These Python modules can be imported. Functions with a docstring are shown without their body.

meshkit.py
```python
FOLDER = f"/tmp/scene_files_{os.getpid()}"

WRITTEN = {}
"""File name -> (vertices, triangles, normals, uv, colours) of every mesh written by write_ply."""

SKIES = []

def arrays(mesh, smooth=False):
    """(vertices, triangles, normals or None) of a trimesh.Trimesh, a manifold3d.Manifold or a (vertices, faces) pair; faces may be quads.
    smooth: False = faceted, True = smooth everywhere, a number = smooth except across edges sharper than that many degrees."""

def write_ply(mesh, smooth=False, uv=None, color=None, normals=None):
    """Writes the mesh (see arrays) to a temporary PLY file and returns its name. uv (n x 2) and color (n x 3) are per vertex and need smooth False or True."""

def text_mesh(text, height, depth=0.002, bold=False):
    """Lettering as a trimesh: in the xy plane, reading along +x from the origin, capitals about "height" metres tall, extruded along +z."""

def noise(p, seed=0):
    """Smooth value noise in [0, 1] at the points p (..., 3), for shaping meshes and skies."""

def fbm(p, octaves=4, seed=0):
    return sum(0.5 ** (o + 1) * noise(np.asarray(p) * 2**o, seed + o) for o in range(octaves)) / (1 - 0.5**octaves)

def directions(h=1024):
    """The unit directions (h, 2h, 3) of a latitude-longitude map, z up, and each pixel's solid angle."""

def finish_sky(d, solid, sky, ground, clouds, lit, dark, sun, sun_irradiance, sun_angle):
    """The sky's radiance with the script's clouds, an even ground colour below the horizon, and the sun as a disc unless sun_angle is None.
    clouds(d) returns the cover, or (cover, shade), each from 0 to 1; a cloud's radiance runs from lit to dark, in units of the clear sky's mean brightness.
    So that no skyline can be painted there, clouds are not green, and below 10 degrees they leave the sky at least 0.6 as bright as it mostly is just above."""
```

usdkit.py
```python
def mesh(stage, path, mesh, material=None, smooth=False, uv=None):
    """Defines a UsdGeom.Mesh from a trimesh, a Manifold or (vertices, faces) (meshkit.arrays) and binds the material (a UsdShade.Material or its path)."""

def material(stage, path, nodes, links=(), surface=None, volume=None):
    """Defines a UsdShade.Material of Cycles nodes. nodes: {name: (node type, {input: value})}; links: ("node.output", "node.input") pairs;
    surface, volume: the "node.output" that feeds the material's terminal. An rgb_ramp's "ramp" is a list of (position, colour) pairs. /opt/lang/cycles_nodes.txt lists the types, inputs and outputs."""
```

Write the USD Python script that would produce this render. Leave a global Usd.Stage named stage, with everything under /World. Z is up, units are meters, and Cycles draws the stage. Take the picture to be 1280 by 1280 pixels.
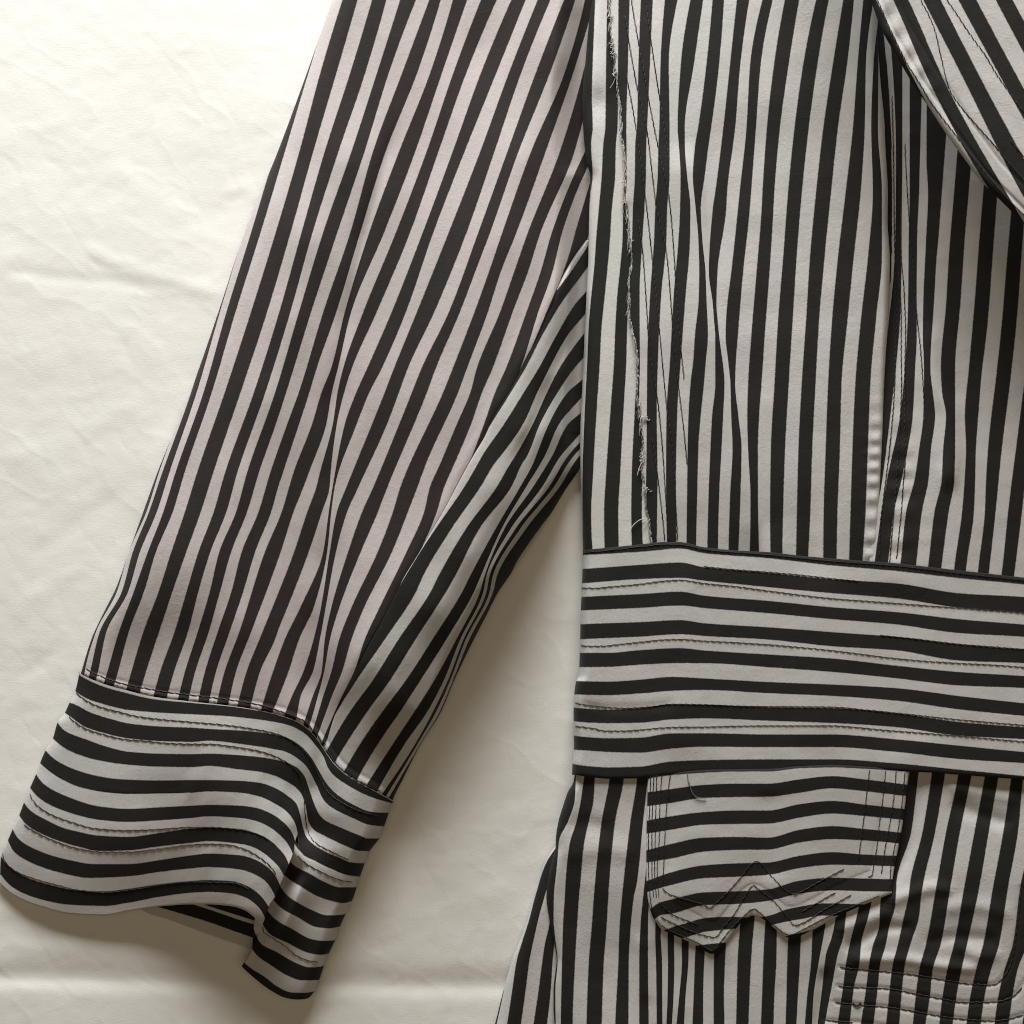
import math, random
import numpy as np
import trimesh
from scipy.interpolate import PchipInterpolator, RBFInterpolator
from scipy.spatial import cKDTree
from pxr import Usd, UsdGeom, UsdLux, Gf, Sdf
import usdkit, meshkit

random.seed(7)
RNG = np.random.default_rng(7)
stage = Usd.Stage.CreateInMemory()
UsdGeom.SetStageUpAxis(stage, UsdGeom.Tokens.z)
UsdGeom.SetStageMetersPerUnit(stage, 1.0)
UsdGeom.Xform.Define(stage, '/World')
UsdGeom.Scope.Define(stage, '/World/Looks')

# ------------------------------------------------------------------ camera, light, exposure
S = 0.000375          # metres of cloth per unit of the pattern grid (about 0.48 m across the picture)
H = 0.85              # camera height above the sheet
cam = UsdGeom.Camera.Define(stage, '/World/camera')
cam.CreateHorizontalApertureAttr(20.955)
cam.CreateVerticalApertureAttr(20.955)
cam.CreateFocalLengthAttr(20.955 * H / (1280 * S))
cam.CreateClippingRangeAttr(Gf.Vec2f(0.05, 20))
cam.AddTranslateOp().Set(Gf.Vec3d(0, 0, H))
cam.CreateExposureAttr(0.0)


def rect_light(name, pos, target, w, h, power, color):
    l = UsdLux.RectLight.Define(stage, '/World/' + name)
    l.CreateWidthAttr(w); l.CreateHeightAttr(h)
    l.CreateIntensityAttr(power); l.CreateColorAttr(Gf.Vec3f(*color))
    p, t = np.array(pos, float), np.array(target, float)
    z = (p - t) / np.linalg.norm(p - t)
    x = np.cross([0, 0, 1.0], z)
    x = np.array([1.0, 0, 0]) if np.linalg.norm(x) < 1e-6 else x / np.linalg.norm(x)
    y = np.cross(z, x)
    l.AddTransformOp().Set(Gf.Matrix4d(*x, 0, *y, 0, *z, 0, *p, 1))
    return l


# the window of the room, low and beyond the top of the picture, and an unseen dim warm bounce overhead, placed to light the shaded cloth
rect_light('window_light', (-0.07, 1.18, 0.37), (0.0, 0.0, 0.0), 0.74, 0.38, 46.5, (0.985, 0.995, 0.985))
rect_light('unseen_ceiling_bounce', (0.2, -0.3, 2.3), (0.0, 0.0, 0.0), 2.6, 2.6, 0.60, (1.0, 0.80, 0.54))


# ------------------------------------------------------------------ helpers
def P3(x, y, z):
    """Pattern grid (x right, y down, z height, all in grid units) to metres; the grid is laid out for points seen from the camera's height."""
    x, y, z = np.broadcast_arrays(np.asarray(x, float), np.asarray(y, float), np.asarray(z, float))
    k = (H - z * S) / H
    return np.stack([(x - 640) * S * k, (640 - y) * S * k, z * S], -1)


_names = {}


def numbered(parent, name):
    n = _names.get((parent, name), 0)
    _names[(parent, name)] = n + 1
    return f'{parent}/{name}' if n == 0 else f'{parent}/{name}_{n:03d}'


def obj(name, mesh, mat, parent='/World', smooth=True, uv=None, **data):
    path = numbered(parent, name)
    m = usdkit.mesh(stage, path, mesh, mat, smooth=smooth, uv=uv)
    for k, v in data.items():
        m.GetPrim().SetCustomDataByKey(k, v)
    return path


def sm(a, b, x):
    t = np.clip((x - a) / (b - a), 0, 1)
    return t * t * (3 - 2 * t)


def roll(d, r):
    """Quarter-round from 0 at d=0 to 1 at d=r."""
    t = 1 - np.clip(d / r, 0, 1)
    return np.sqrt(np.clip(1 - t * t, 0, 1))


def curve(points):
    """x as a function of y (or y of x) through the points, straight on beyond both ends."""
    p = np.array(sorted(points), float)
    f = PchipInterpolator(p[:, 0], p[:, 1])
    s0 = (p[1, 1] - p[0, 1]) / (p[1, 0] - p[0, 0])
    s1 = (p[-1, 1] - p[-2, 1]) / (p[-1, 0] - p[-2, 0])

    def g(t):
        t = np.asarray(t, float)
        r = f(np.clip(t, p[0, 0], p[-1, 0]))
        return r + np.minimum(t - p[0, 0], 0) * s0 + np.maximum(t - p[-1, 0], 0) * s1
    g.lo, g.hi = p[0, 0], p[-1, 0]
    return g


def yx(points):
    """Points given as (x, y) -> curve x(y)."""
    return curve([(y, x) for x, y in points])


def dense(poly, step=3.0):
    poly = np.asarray(poly, float)
    seg = np.linalg.norm(np.diff(poly, axis=0), axis=1)
    s = np.r_[0, np.cumsum(seg)]
    n = max(3, int(s[-1] / step) + 1)
    t = np.linspace(0, s[-1], n)
    if len(poly) > 2:
        return np.stack([PchipInterpolator(s, poly[:, 0])(t), PchipInterpolator(s, poly[:, 1])(t)], 1)
    return np.stack([np.interp(t, s, poly[:, 0]), np.interp(t, s, poly[:, 1])], 1)


class Line:
    """Distance to a polyline, and on which side of it a point lies (positive to the right of its direction as drawn)."""

    def __init__(self, pts, taper=0):
        self.p = dense(pts, 2.0)
        self.t = np.gradient(self.p, axis=0)
        self.t /= np.linalg.norm(self.t, axis=1, keepdims=True)
        self.tree = cKDTree(self.p)
        n = len(self.p)
        w = np.ones(n)
        if taper:
            k = max(2, int(taper / 2.0))
            e = np.minimum(np.arange(n), np.arange(n)[::-1])
            w = sm(0, k, e)
        self.w = w

    def __call__(self, x, y):
        q = np.stack([np.ravel(x), np.ravel(y)], 1)
        d, i = self.tree.query(q)
        v = q - self.p[i]
        side = np.sign(self.t[i, 0] * v[:, 1] - self.t[i, 1] * v[:, 0])
        sh = np.shape(x)
        return d.reshape(sh), side.reshape(sh), self.w[i].reshape(sh)


def ridge(line, amp, width):
    def f(x, y):
        d, _, w = line(x, y)
        return amp * w * np.exp(-(d / width) ** 2)
    return f


def heights(ctrl, smooth=0.0):
    c = np.array(ctrl, float)
    r = RBFInterpolator(c[:, :2] / 100, c[:, 2], kernel='thin_plate_spline', smoothing=smooth)

    def f(x, y):
        q = np.stack([np.ravel(x), np.ravel(y)], 1) / 100
        return r(q).reshape(np.shape(x))
    return f


def wrinkle(x, y, sx, sy, amp, seed=0, octaves=3, ang=0.0):
    c, s = math.cos(ang), math.sin(ang)
    a, b = (x * c + y * s) / sx, (-x * s + y * c) / sy
    p = np.stack([a, b, np.full_like(a, seed * 3.7)], -1)
    return amp * (meshkit.fbm(p, octaves, seed) - 0.5) * 2


def grid_mesh(X, Y, Z, U, V, rim=2.0):
    """A sheet of cloth from a grid, with its border turned down by rim."""
    if rim:
        def pad(A):
            return np.pad(A, 1, mode='edge')
        X, Y, Z, U, V = pad(X), pad(Y), pad(Z), pad(U), pad(V)
        Z = Z.copy()
        Z[0] -= rim; Z[-1] -= rim; Z[1:-1, 0] -= rim; Z[1:-1, -1] -= rim
    n, m = X.shape
    v = P3(X, Y, Z).reshape(-1, 3)
    i = np.arange(n * m).reshape(n, m)
    a, b, c, d = i[:-1, :-1], i[:-1, 1:], i[1:, 1:], i[1:, :-1]
    f = np.concatenate([np.stack([a, d, c], -1).reshape(-1, 3), np.stack([a, c, b], -1).reshape(-1, 3)])
    return (v, f), np.stack([U.ravel(), V.ravel()], 1)


def join(parts):
    vs, fs, us, k = [], [], [], 0
    for (v, f), u in parts:
        vs.append(v); fs.append(f + k); us.append(u); k += len(v)
    return (np.concatenate(vs), np.concatenate(fs)), np.concatenate(us)


def striped_rows(rows):
    """rows: y -> (first dark stripe, [left, right, left, right ...]) -> {edge number: [(y, x)]}."""
    e = {}
    for y, (k, xs) in rows.items():
        for j, x in enumerate(xs):
            if x is not None:
                e.setdefault(2 * k + j, []).append((y, x))
    return e


def row_panel(edges, xl, xr, y0, y1, zf, dy=2.0, ncol=240, reach=60, period=34.0, v0=0.0, rim=2.0, bunch=0.0):
    """Cloth whose stripes run down the picture. edges: {edge number: [(y, x)]}."""
    ys = np.arange(y0, y1 + 0.1, dy)
    t = np.linspace(0, 1, ncol)
    t = t - bunch * np.sin(2 * np.pi * t) / (2 * np.pi)
    fs = {e: curve(p) for e, p in edges.items() if len(p) > 1}
    XL, XR = xl(ys), xr(ys)
    X = XL[:, None] + (XR - XL)[:, None] * t[None, :]
    Y = np.repeat(ys[:, None], ncol, 1)
    U = np.zeros_like(X)
    for i, y in enumerate(ys):
        es = sorted(e for e, f in fs.items() if f.lo - (60 if f.lo > 10 and reach > 60 else reach) <= y <= f.hi + min(reach, 60))
        x = np.array([float(fs[e](y)) for e in es])
        ee = np.array(es, float)
        for j in range(1, len(x)):
            if x[j] < x[j - 1] + 0.7:
                x[j] = x[j - 1] + 0.7
        p = PchipInterpolator(x, ee / 2)
        q = np.clip(X[i], x[0], x[-1])
        U[i] = p(q) + np.minimum(X[i] - x[0], 0) / period + np.maximum(X[i] - x[-1], 0) / period
    Z = zf(X, Y)
    return grid_mesh(X, Y, Z, U, Y / period + v0, rim)


def col_panel(edges, yt, yb, x0, x1, zf, dx=2.0, nrow=160, period=34.0, v0=0.0, rim=2.0, xl=None):
    """Cloth whose stripes run across the picture. edges: {edge number: [(x, y)]}."""
    xs = np.arange(x0, x1 + 0.1, dx)
    t = np.linspace(0, 1, nrow)
    fs = {e: curve(p) for e, p in edges.items()}
    es = sorted(fs)
    E = np.array(es, float) / 2
    YT, YB = yt(xs), yb(xs)
    Y = YT[None, :] + (YB - YT)[None, :] * t[:, None]
    X = np.repeat(xs[None, :], nrow, 0)
    U = np.zeros_like(X)
    for i, x in enumerate(xs):
        y = np.array([float(fs[e](x)) for e in es])
        for j in range(1, len(y)):
            y[j] = max(y[j], y[j - 1] + 0.7)
        p = PchipInterpolator(y, E)
        U[:, i] = p(np.clip(Y[:, i], y[0], y[-1])) + np.minimum(Y[:, i] - y[0], 0) / period + np.maximum(Y[:, i] - y[-1], 0) / period
    if xl is not None:                      # follow a shaped left border
        w = np.clip((x0 + 60 - X) / 60, 0, 1)
        X = X + (xl(Y) - x0) * w
    return grid_mesh(X, Y, zf(X, Y), U, X / period + v0, rim)


def loft(curves, zf, n=200, sub=7, v0=0.0, rim=2.0, fine=None):
    """Cloth between traced stripe edges: curves = [(u, [(x, y) ...])] from top to bottom."""
    C, us = [], []
    for u, p in curves:
        d = dense(p, 1.5)
        s = np.r_[0, np.cumsum(np.linalg.norm(np.diff(d, axis=0), axis=1))]
        t = np.linspace(0, s[-1], n)
        C.append(np.stack([np.interp(t, s, d[:, 0]), np.interp(t, s, d[:, 1])], 1)); us.append(u)
    C, us = np.array(C), np.array(us)
    k = np.concatenate([np.linspace(i, i + 1, sub, endpoint=False) for i in range(len(us) - 1)] + [[len(us) - 1]])
    idx = np.arange(len(us))
    G = PchipInterpolator(idx, C, axis=0)(k)
    U = np.repeat(np.interp(k, idx, us)[:, None], n, 1)
    X, Y = G[..., 0], G[..., 1]
    V = np.repeat((np.linspace(0, 1, n) * 14)[None, :], len(k), 0) + v0
    return grid_mesh(X, Y, zf(X, Y), U, V, rim)


# ------------------------------------------------------------------ materials
def cloth(name, light, dark, tint=0.5, seed=0.0):
    n = {
        'uv': ('uvmap', {'attribute': 'st'}),
        'sep': ('separate_xyz', {}),
        'jit': ('noise_texture', {'scale': 9.0, 'detail': 3.0, 'roughness': 0.65}),
        'jm': ('map_range', {'value': 0.5, 'from_min': 0.0, 'from_max': 1.0, 'to_min': -0.022, 'to_max': 0.022}),
        'uj': ('math', {'math_type': 'add'}),
        'ph': ('math', {'math_type': 'multiply', 'value2': 2 * math.pi}),
        'sn': ('math', {'math_type': 'sine'}),
        'st': ('map_range', {'range_type': 'smoothstep', 'from_min': -0.13, 'from_max': 0.13, 'to_min': 0.0, 'to_max': 1.0, 'clamp': True}),
        # weave: short streaks along both thread directions
        'm1': ('mapping', {'scale': (70.0, 9.0, 1.0)}), 'w1': ('noise_texture', {'scale': 1.0, 'detail': 2.0, 'roughness': 0.7}),
        'm2': ('mapping', {'scale': (8.0, 62.0, 1.0)}), 'w2': ('noise_texture', {'scale': 1.0, 'detail': 2.0, 'roughness': 0.7}),
        'wa': ('math', {'math_type': 'add'}),
        'wm': ('map_range', {'from_min': 0.6, 'from_max': 1.4, 'to_min': 0.80, 'to_max': 1.17, 'clamp': True}),
        'geo': ('geometry', {}),
        'blot': ('noise_texture', {'scale': 26.0, 'detail': 3.0, 'roughness': 0.55}),
        'bm': ('map_range', {'from_min': 0.38, 'from_max': 0.62, 'to_min': 0.0, 'to_max': 1.0, 'clamp': True}),
        'lt': ('mix_color', {'a': light, 'b': tuple(c * k for c, k in zip(light, (0.955, 0.99, 0.97)))}),
        'dk': ('mix_color', {'a': dark, 'b': tuple(c * k for c, k in zip(dark, (0.84, 1.04, 0.96)))}),
        'mx': ('mix_color', {}),
        'mul': ('mix_color', {'blend_type': 'multiply', 'fac': 1.0}),
        'cc': ('combine_color', {}),
        'bmp': ('bump', {'strength': 0.4, 'distance': 0.00025}),
        'cr': ('noise_texture', {'scale': 230.0, 'detail': 5.0, 'roughness': 0.65, 'distortion': 0.3}),
        'cb': ('bump', {'strength': 0.34, 'distance': 0.0006}),
        'p': ('principled_bsdf', {'roughness': 0.78, 'specular_ior_level': 0.14, 'sheen_weight': 0.03, 'sheen_roughness': 0.4, 'sheen_tint': (0.9, 1.0, 0.95), 'diffuse_roughness': 0.4}),
    }
    L = [('uv.UV', 'sep.vector'), ('uv.UV', 'jit.vector'), ('jit.fac', 'jm.value'), ('sep.x', 'uj.value1'), ('jm.result', 'uj.value2'),
         ('uj.value', 'ph.value1'), ('ph.value', 'sn.value1'), ('sn.value', 'st.value'),
         ('uv.UV', 'm1.vector'), ('m1.vector', 'w1.vector'), ('uv.UV', 'm2.vector'), ('m2.vector', 'w2.vector'),
         ('w1.fac', 'wa.value1'), ('w2.fac', 'wa.value2'), ('wa.value', 'wm.value'),
         ('geo.position', 'blot.vector'), ('blot.fac', 'bm.value'), ('bm.result', 'lt.fac'), ('bm.result', 'dk.fac'),
         ('st.result', 'mx.fac'), ('lt.result', 'mx.a'), ('dk.result', 'mx.b'),
         ('wm.result', 'cc.r'), ('wm.result', 'cc.g'), ('wm.result', 'cc.b'), ('mx.result', 'mul.a'), ('cc.color', 'mul.b'),
         ('mul.result', 'p.base_color'), ('geo.position', 'cr.vector'), ('cr.fac', 'cb.height'), ('cb.normal', 'bmp.normal'), ('wa.value', 'bmp.height'), ('bmp.normal', 'p.normal')]
    return usdkit.material(stage, '/World/Looks/' + name, n, L, surface='p.BSDF')


STRIPE = cloth('striped_cotton', (0.555, 0.528, 0.522), (0.0215, 0.0175, 0.0170))
LILAC = cloth('striped_cotton_lilac', (0.530, 0.468, 0.468), (0.0300, 0.0220, 0.0225))
STRIPE_LIT = cloth('striped_cotton_lit', (0.595, 0.572, 0.558), (0.0200, 0.0180, 0.0165))  # paler copy for the side panel, window sheen painted into its colour

LINEN = usdkit.material(stage, '/World/Looks/white_linen', {
    'geo': ('geometry', {}),
    'm1': ('mapping', {'scale': (2600.0, 420.0, 1.0)}), 'w1': ('noise_texture', {'scale': 1.0, 'detail': 2.0}),
    'm2': ('mapping', {'scale': (420.0, 2600.0, 1.0)}), 'w2': ('noise_texture', {'scale': 1.0, 'detail': 2.0}),
    'wa': ('math', {'math_type': 'add'}),
    'n3': ('noise_texture', {'scale': 11.0, 'detail': 4.0, 'roughness': 0.6}),
    'ra': ('rgb_ramp', {'ramp': [(0.3, (0.80, 0.785, 0.75)), (0.7, (0.825, 0.815, 0.785))]}),
    'b1': ('bump', {'strength': 0.2, 'distance': 0.0002}),
    'cr': ('noise_texture', {'scale': 60.0, 'detail': 6.0, 'roughness': 0.6, 'distortion': 0.8}),
    'cb': ('bump', {'strength': 0.09, 'distance': 0.0008}),
    'p': ('principled_bsdf', {'roughness': 0.8, 'specular_ior_level': 0.15, 'sheen_weight': 0.05, 'diffuse_roughness': 0.3}),
}, [('geo.position', 'm1.vector'), ('m1.vector', 'w1.vector'), ('geo.position', 'm2.vector'), ('m2.vector', 'w2.vector'),
    ('w1.fac', 'wa.value1'), ('w2.fac', 'wa.value2'), ('geo.position', 'n3.vector'), ('n3.fac', 'ra.fac'), ('ra.color', 'p.base_color'),
    ('geo.position', 'cr.vector'), ('cr.fac', 'cb.height'), ('cb.normal', 'b1.normal'), ('wa.value', 'b1.height'), ('b1.normal', 'p.normal')], surface='p.BSDF')


def plain(name, c, rough=0.7):
    return usdkit.material(stage, '/World/Looks/' + name, {
        'geo': ('geometry', {}), 'n': ('noise_texture', {'scale': 1500.0, 'detail': 2.0}),
        'r': ('rgb_ramp', {'ramp': [(0.3, tuple(x * 0.8 for x in c)), (0.7, tuple(x * 1.15 for x in c))]}),
        'p': ('principled_bsdf', {'roughness': rough, 'specular_ior_level': 0.3})},
        [('geo.position', 'n.vector'), ('n.fac', 'r.fac'), ('r.color', 'p.base_color')], surface='p.BSDF')


THREAD = plain('dark_thread', (0.022, 0.020, 0.022), 0.55)
FIBRE = plain('pale_fibre', (0.52, 0.50, 0.47), 0.8)
FIBRE_DARK = plain('grey_fibre', (0.16, 0.15, 0.145), 0.8)


# ------------------------------------------------------------------ the white sheet
creases = [([(0, 336), (70, 347), (140, 352), (200, 366)], -1.6, 9), ([(96, 302), (150, 330), (215, 350), (286, 372)], 1.8, 10),
           ([(52, 192), (66, 205), (80, 211)], -1.0, 5), ([(120, 205), (190, 240), (235, 290)], 1.1, 14), ([(150, 255), (176, 272), (190, 268)], -0.9, 6),
           ([(265, 245), (300, 236), (325, 228)], 1.0, 7), ([(30, 700), (120, 640), (190, 585)], -1.0, 12), ([(0, 765), (60, 735), (110, 700)], 1.2, 14),
           ([(0, 570), (70, 560), (130, 520), (190, 505)], 1.0, 14), ([(10, 850), (50, 832), (80, 800)], -1.2, 9), ([(0, 1000), (60, 985), (100, 1000)], 0.9, 12),
           ([(370, 8), (390, 28), (402, 44)], -1.0, 5), ([(620, 1000), (660, 1020), (690, 1015)], 0.9, 12), ([(560, 1100), (600, 1120), (650, 1105)], 0.8, 16),
           ([(0, 1170), (50, 1186), (110, 1180)], 1.2, 10), ([(130, 400), (180, 430), (200, 470)], 0.9, 16)]
fold = curve([(-900, 1218), (0, 1221), (60, 1221), (160, 1224), (300, 1226), (480, 1230), (640, 1232), (900, 1236), (2200, 1246)])


def crumple(x, y):
    """Small sharp creases: folded noise gives ridges with crisp crests."""
    a = 1 - np.abs(wrinkle(x, y, 75, 45, 1.0, 13, 3, 0.5)) * 2.2
    b = 1 - np.abs(wrinkle(x, y, 48, 80, 1.0, 17, 3, -0.4)) * 2.2
    return 0.2 * np.clip(a, 0, 1) ** 4 - 0.18 * np.clip(b, 0, 1) ** 4


def sheet_z(x, y):
    z = wrinkle(x, y, 170, 80, 1.0, 3, 3, 0.55) + wrinkle(x, y, 60, 34, 0.5, 5, 4, -0.35) + wrinkle(x, y, 24, 17, 0.09, 6, 3, 0.9) + crumple(x, y) + wrinkle(x, y, 340, 260, 1.2, 9, 2)
    for pts, a, w in creases:
        z = z + ridge(Line(pts, 30), a * 0.4, w)(x, y)
    d = y - fold(x)
    z = z - 2.6 * np.where(d < 0, np.exp(-(d / 19) ** 2), np.exp(-(d / 13) ** 2))
    return z - 3.0


ax = np.concatenate([np.arange(-1500, -60, 40), np.arange(-60, 760, 3.0), np.arange(760, 2800, 40)])
ay = np.concatenate([np.arange(-1500, -60, 40), np.arange(-60, 1340, 3.0), np.arange(1340, 2800, 40)])
X, Y = np.meshgrid(ax, ay)
m, uv = grid_mesh(X, Y, sheet_z(X, Y), X / 34, Y / 34, rim=0)
obj('white_sheet', m, LINEN, kind='structure', label='crumpled white cotton sheet with a pressed fold line beneath the jacket', category='sheet')

# ------------------------------------------------------------------ the jacket
J = '/World/striped_jacket'
jx = UsdGeom.Xform.Define(stage, J)
jx.GetPrim().SetCustomDataByKey('label', 'black and pale lilac striped cotton jacket laid flat on the white sheet')
jx.GetPrim().SetCustomDataByKey('category', 'jacket')

body_edge = yx([(742, -40), (740, 0), (736, 30), (732, 75), (729, 105), (728, 130), (729, 160), (731, 185), (734, 205), (738, 222), (737, 240),
                (736, 280), (735.5, 320), (733, 370), (731, 410), (729, 460), (727, 500), (725, 550), (726, 600), (727, 640), (729, 700)])
sleeve_left = yx([(432, -40), (416, 0), (384, 90), (347, 190), (306, 290), (273, 390), (238, 490), (197, 590), (179, 640), (161, 690), (145, 735),
                  (130, 765), (115, 797), (103, 835), (95, 865), (80, 960)])
sleeve_right = yx([(745, 530), (735, 560), (724, 586), (707, 612), (690, 640), (672, 668), (650, 700), (636, 721), (623, 740), (606, 773), (592, 800),
                   (568, 850), (551, 890), (526, 930), (503, 975), (491, 1000), (484, 1030)])
seam_pts = [(770, 245), (736, 299), (722, 319), (708, 342), (694, 372), (683, 395), (671, 423), (660, 443), (649, 465), (637, 488), (617, 520),
            (606, 545), (591, 570), (576, 597), (560, 628), (543, 658), (525, 690), (506, 720), (487, 757), (473, 783), (460, 806), (447, 832),
            (436, 855), (427, 875), (418, 895), (409, 925), (400, 960)]
seam = yx(seam_pts)
SEAM = Line(seam_pts)

cuff_left = yx([(97, 840), (94, 864), (87, 878), (81, 891), (72, 903), (66, 923), (57, 938), (50, 954), (45, 967.5), (37.5, 985), (30, 1003), (24, 1019), (16, 1036), (10, 1050), (1, 1070), (-1, 1092), (-3, 1110)])
cuff_right = yx([(497, 985), (492, 1001), (486, 1016), (480, 1033), (474, 1048), (462, 1064), (456, 1079), (450, 1096), (446, 1109), (440, 1126), (432, 1142.5), (425, 1158), (419, 1175), (411, 1192), (405, 1207), (399, 1225), (393, 1239), (385, 1248), (380, 1260)])
zC0 = heights([(105, 850, 11), (170, 868, 19), (250, 882, 37), (320, 890, 41), (370, 905, 33), (400, 930, 25), (420, 960, 30), (450, 985, 34), (485, 1003, 24),
               (80, 920, 10), (150, 930, 18), (240, 930, 38), (320, 940, 42), (365, 960, 32), (390, 985, 23), (420, 1020, 31), (455, 1035, 30),
               (55, 970, 9), (120, 990, 16), (200, 990, 28), (280, 990, 44), (335, 1005, 40), (365, 1030, 33), (386, 1040, 20), (420, 1060, 29), (450, 1075, 26),
               (25, 1040, 7), (90, 1060, 13), (170, 1060, 21), (260, 1050, 36), (320, 1065, 44), (350, 1085, 42), (400, 1095, 26), (430, 1110, 23),
               (5, 1090, 3), (60, 1115, 7), (130, 1128, 9), (200, 1120, 17), (260, 1115, 31), (305, 1125, 41), (330, 1150, 39),
               (380, 1140, 23), (410, 1160, 20), (350, 1180, 20), (395, 1205, 16), (320, 1200, 15), (365, 1235, 13), (390, 1245, 10)], 0.002)
CF = Line([(398, 925), (397, 960), (392, 1000), (384, 1035), (376, 1060)], 30)
cuff_top_pts = [(60, 815), (97, 840), (110, 847), (130, 855), (155, 862), (192, 871), (240, 877), (290, 882.5), (330, 889), (350, 894), (372, 902), (388, 914), (400, 929), (410, 944), (420, 957), (440, 973), (466, 987), (492, 1001), (530, 1015)]
CUFFTOP = Line(cuff_top_pts)
CUFF_Y = curve(cuff_top_pts)


def to_cuff(x, y, z):
    """Brings the sleeve down to the cuff seam and tucks it under the cuff."""
    d, s, w = CUFFTOP(x, y)
    sd = d * s
    k = sm(-120, -2, sd)
    c = zC0(x, np.maximum(y, CUFF_Y(x) - 4)) * 1.38 + ridge(CF, -4.0, 9)(x, y)
    z = z * (1 - k) + (c + 1.0) * k
    z = z + 1.1 * np.exp(-((sd + 4) / 3.5) ** 2) - 0.7 * np.exp(-((sd + 9.5) / 2.5) ** 2)
    return np.where(sd > 0.5, c - 3.0, z)


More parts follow.
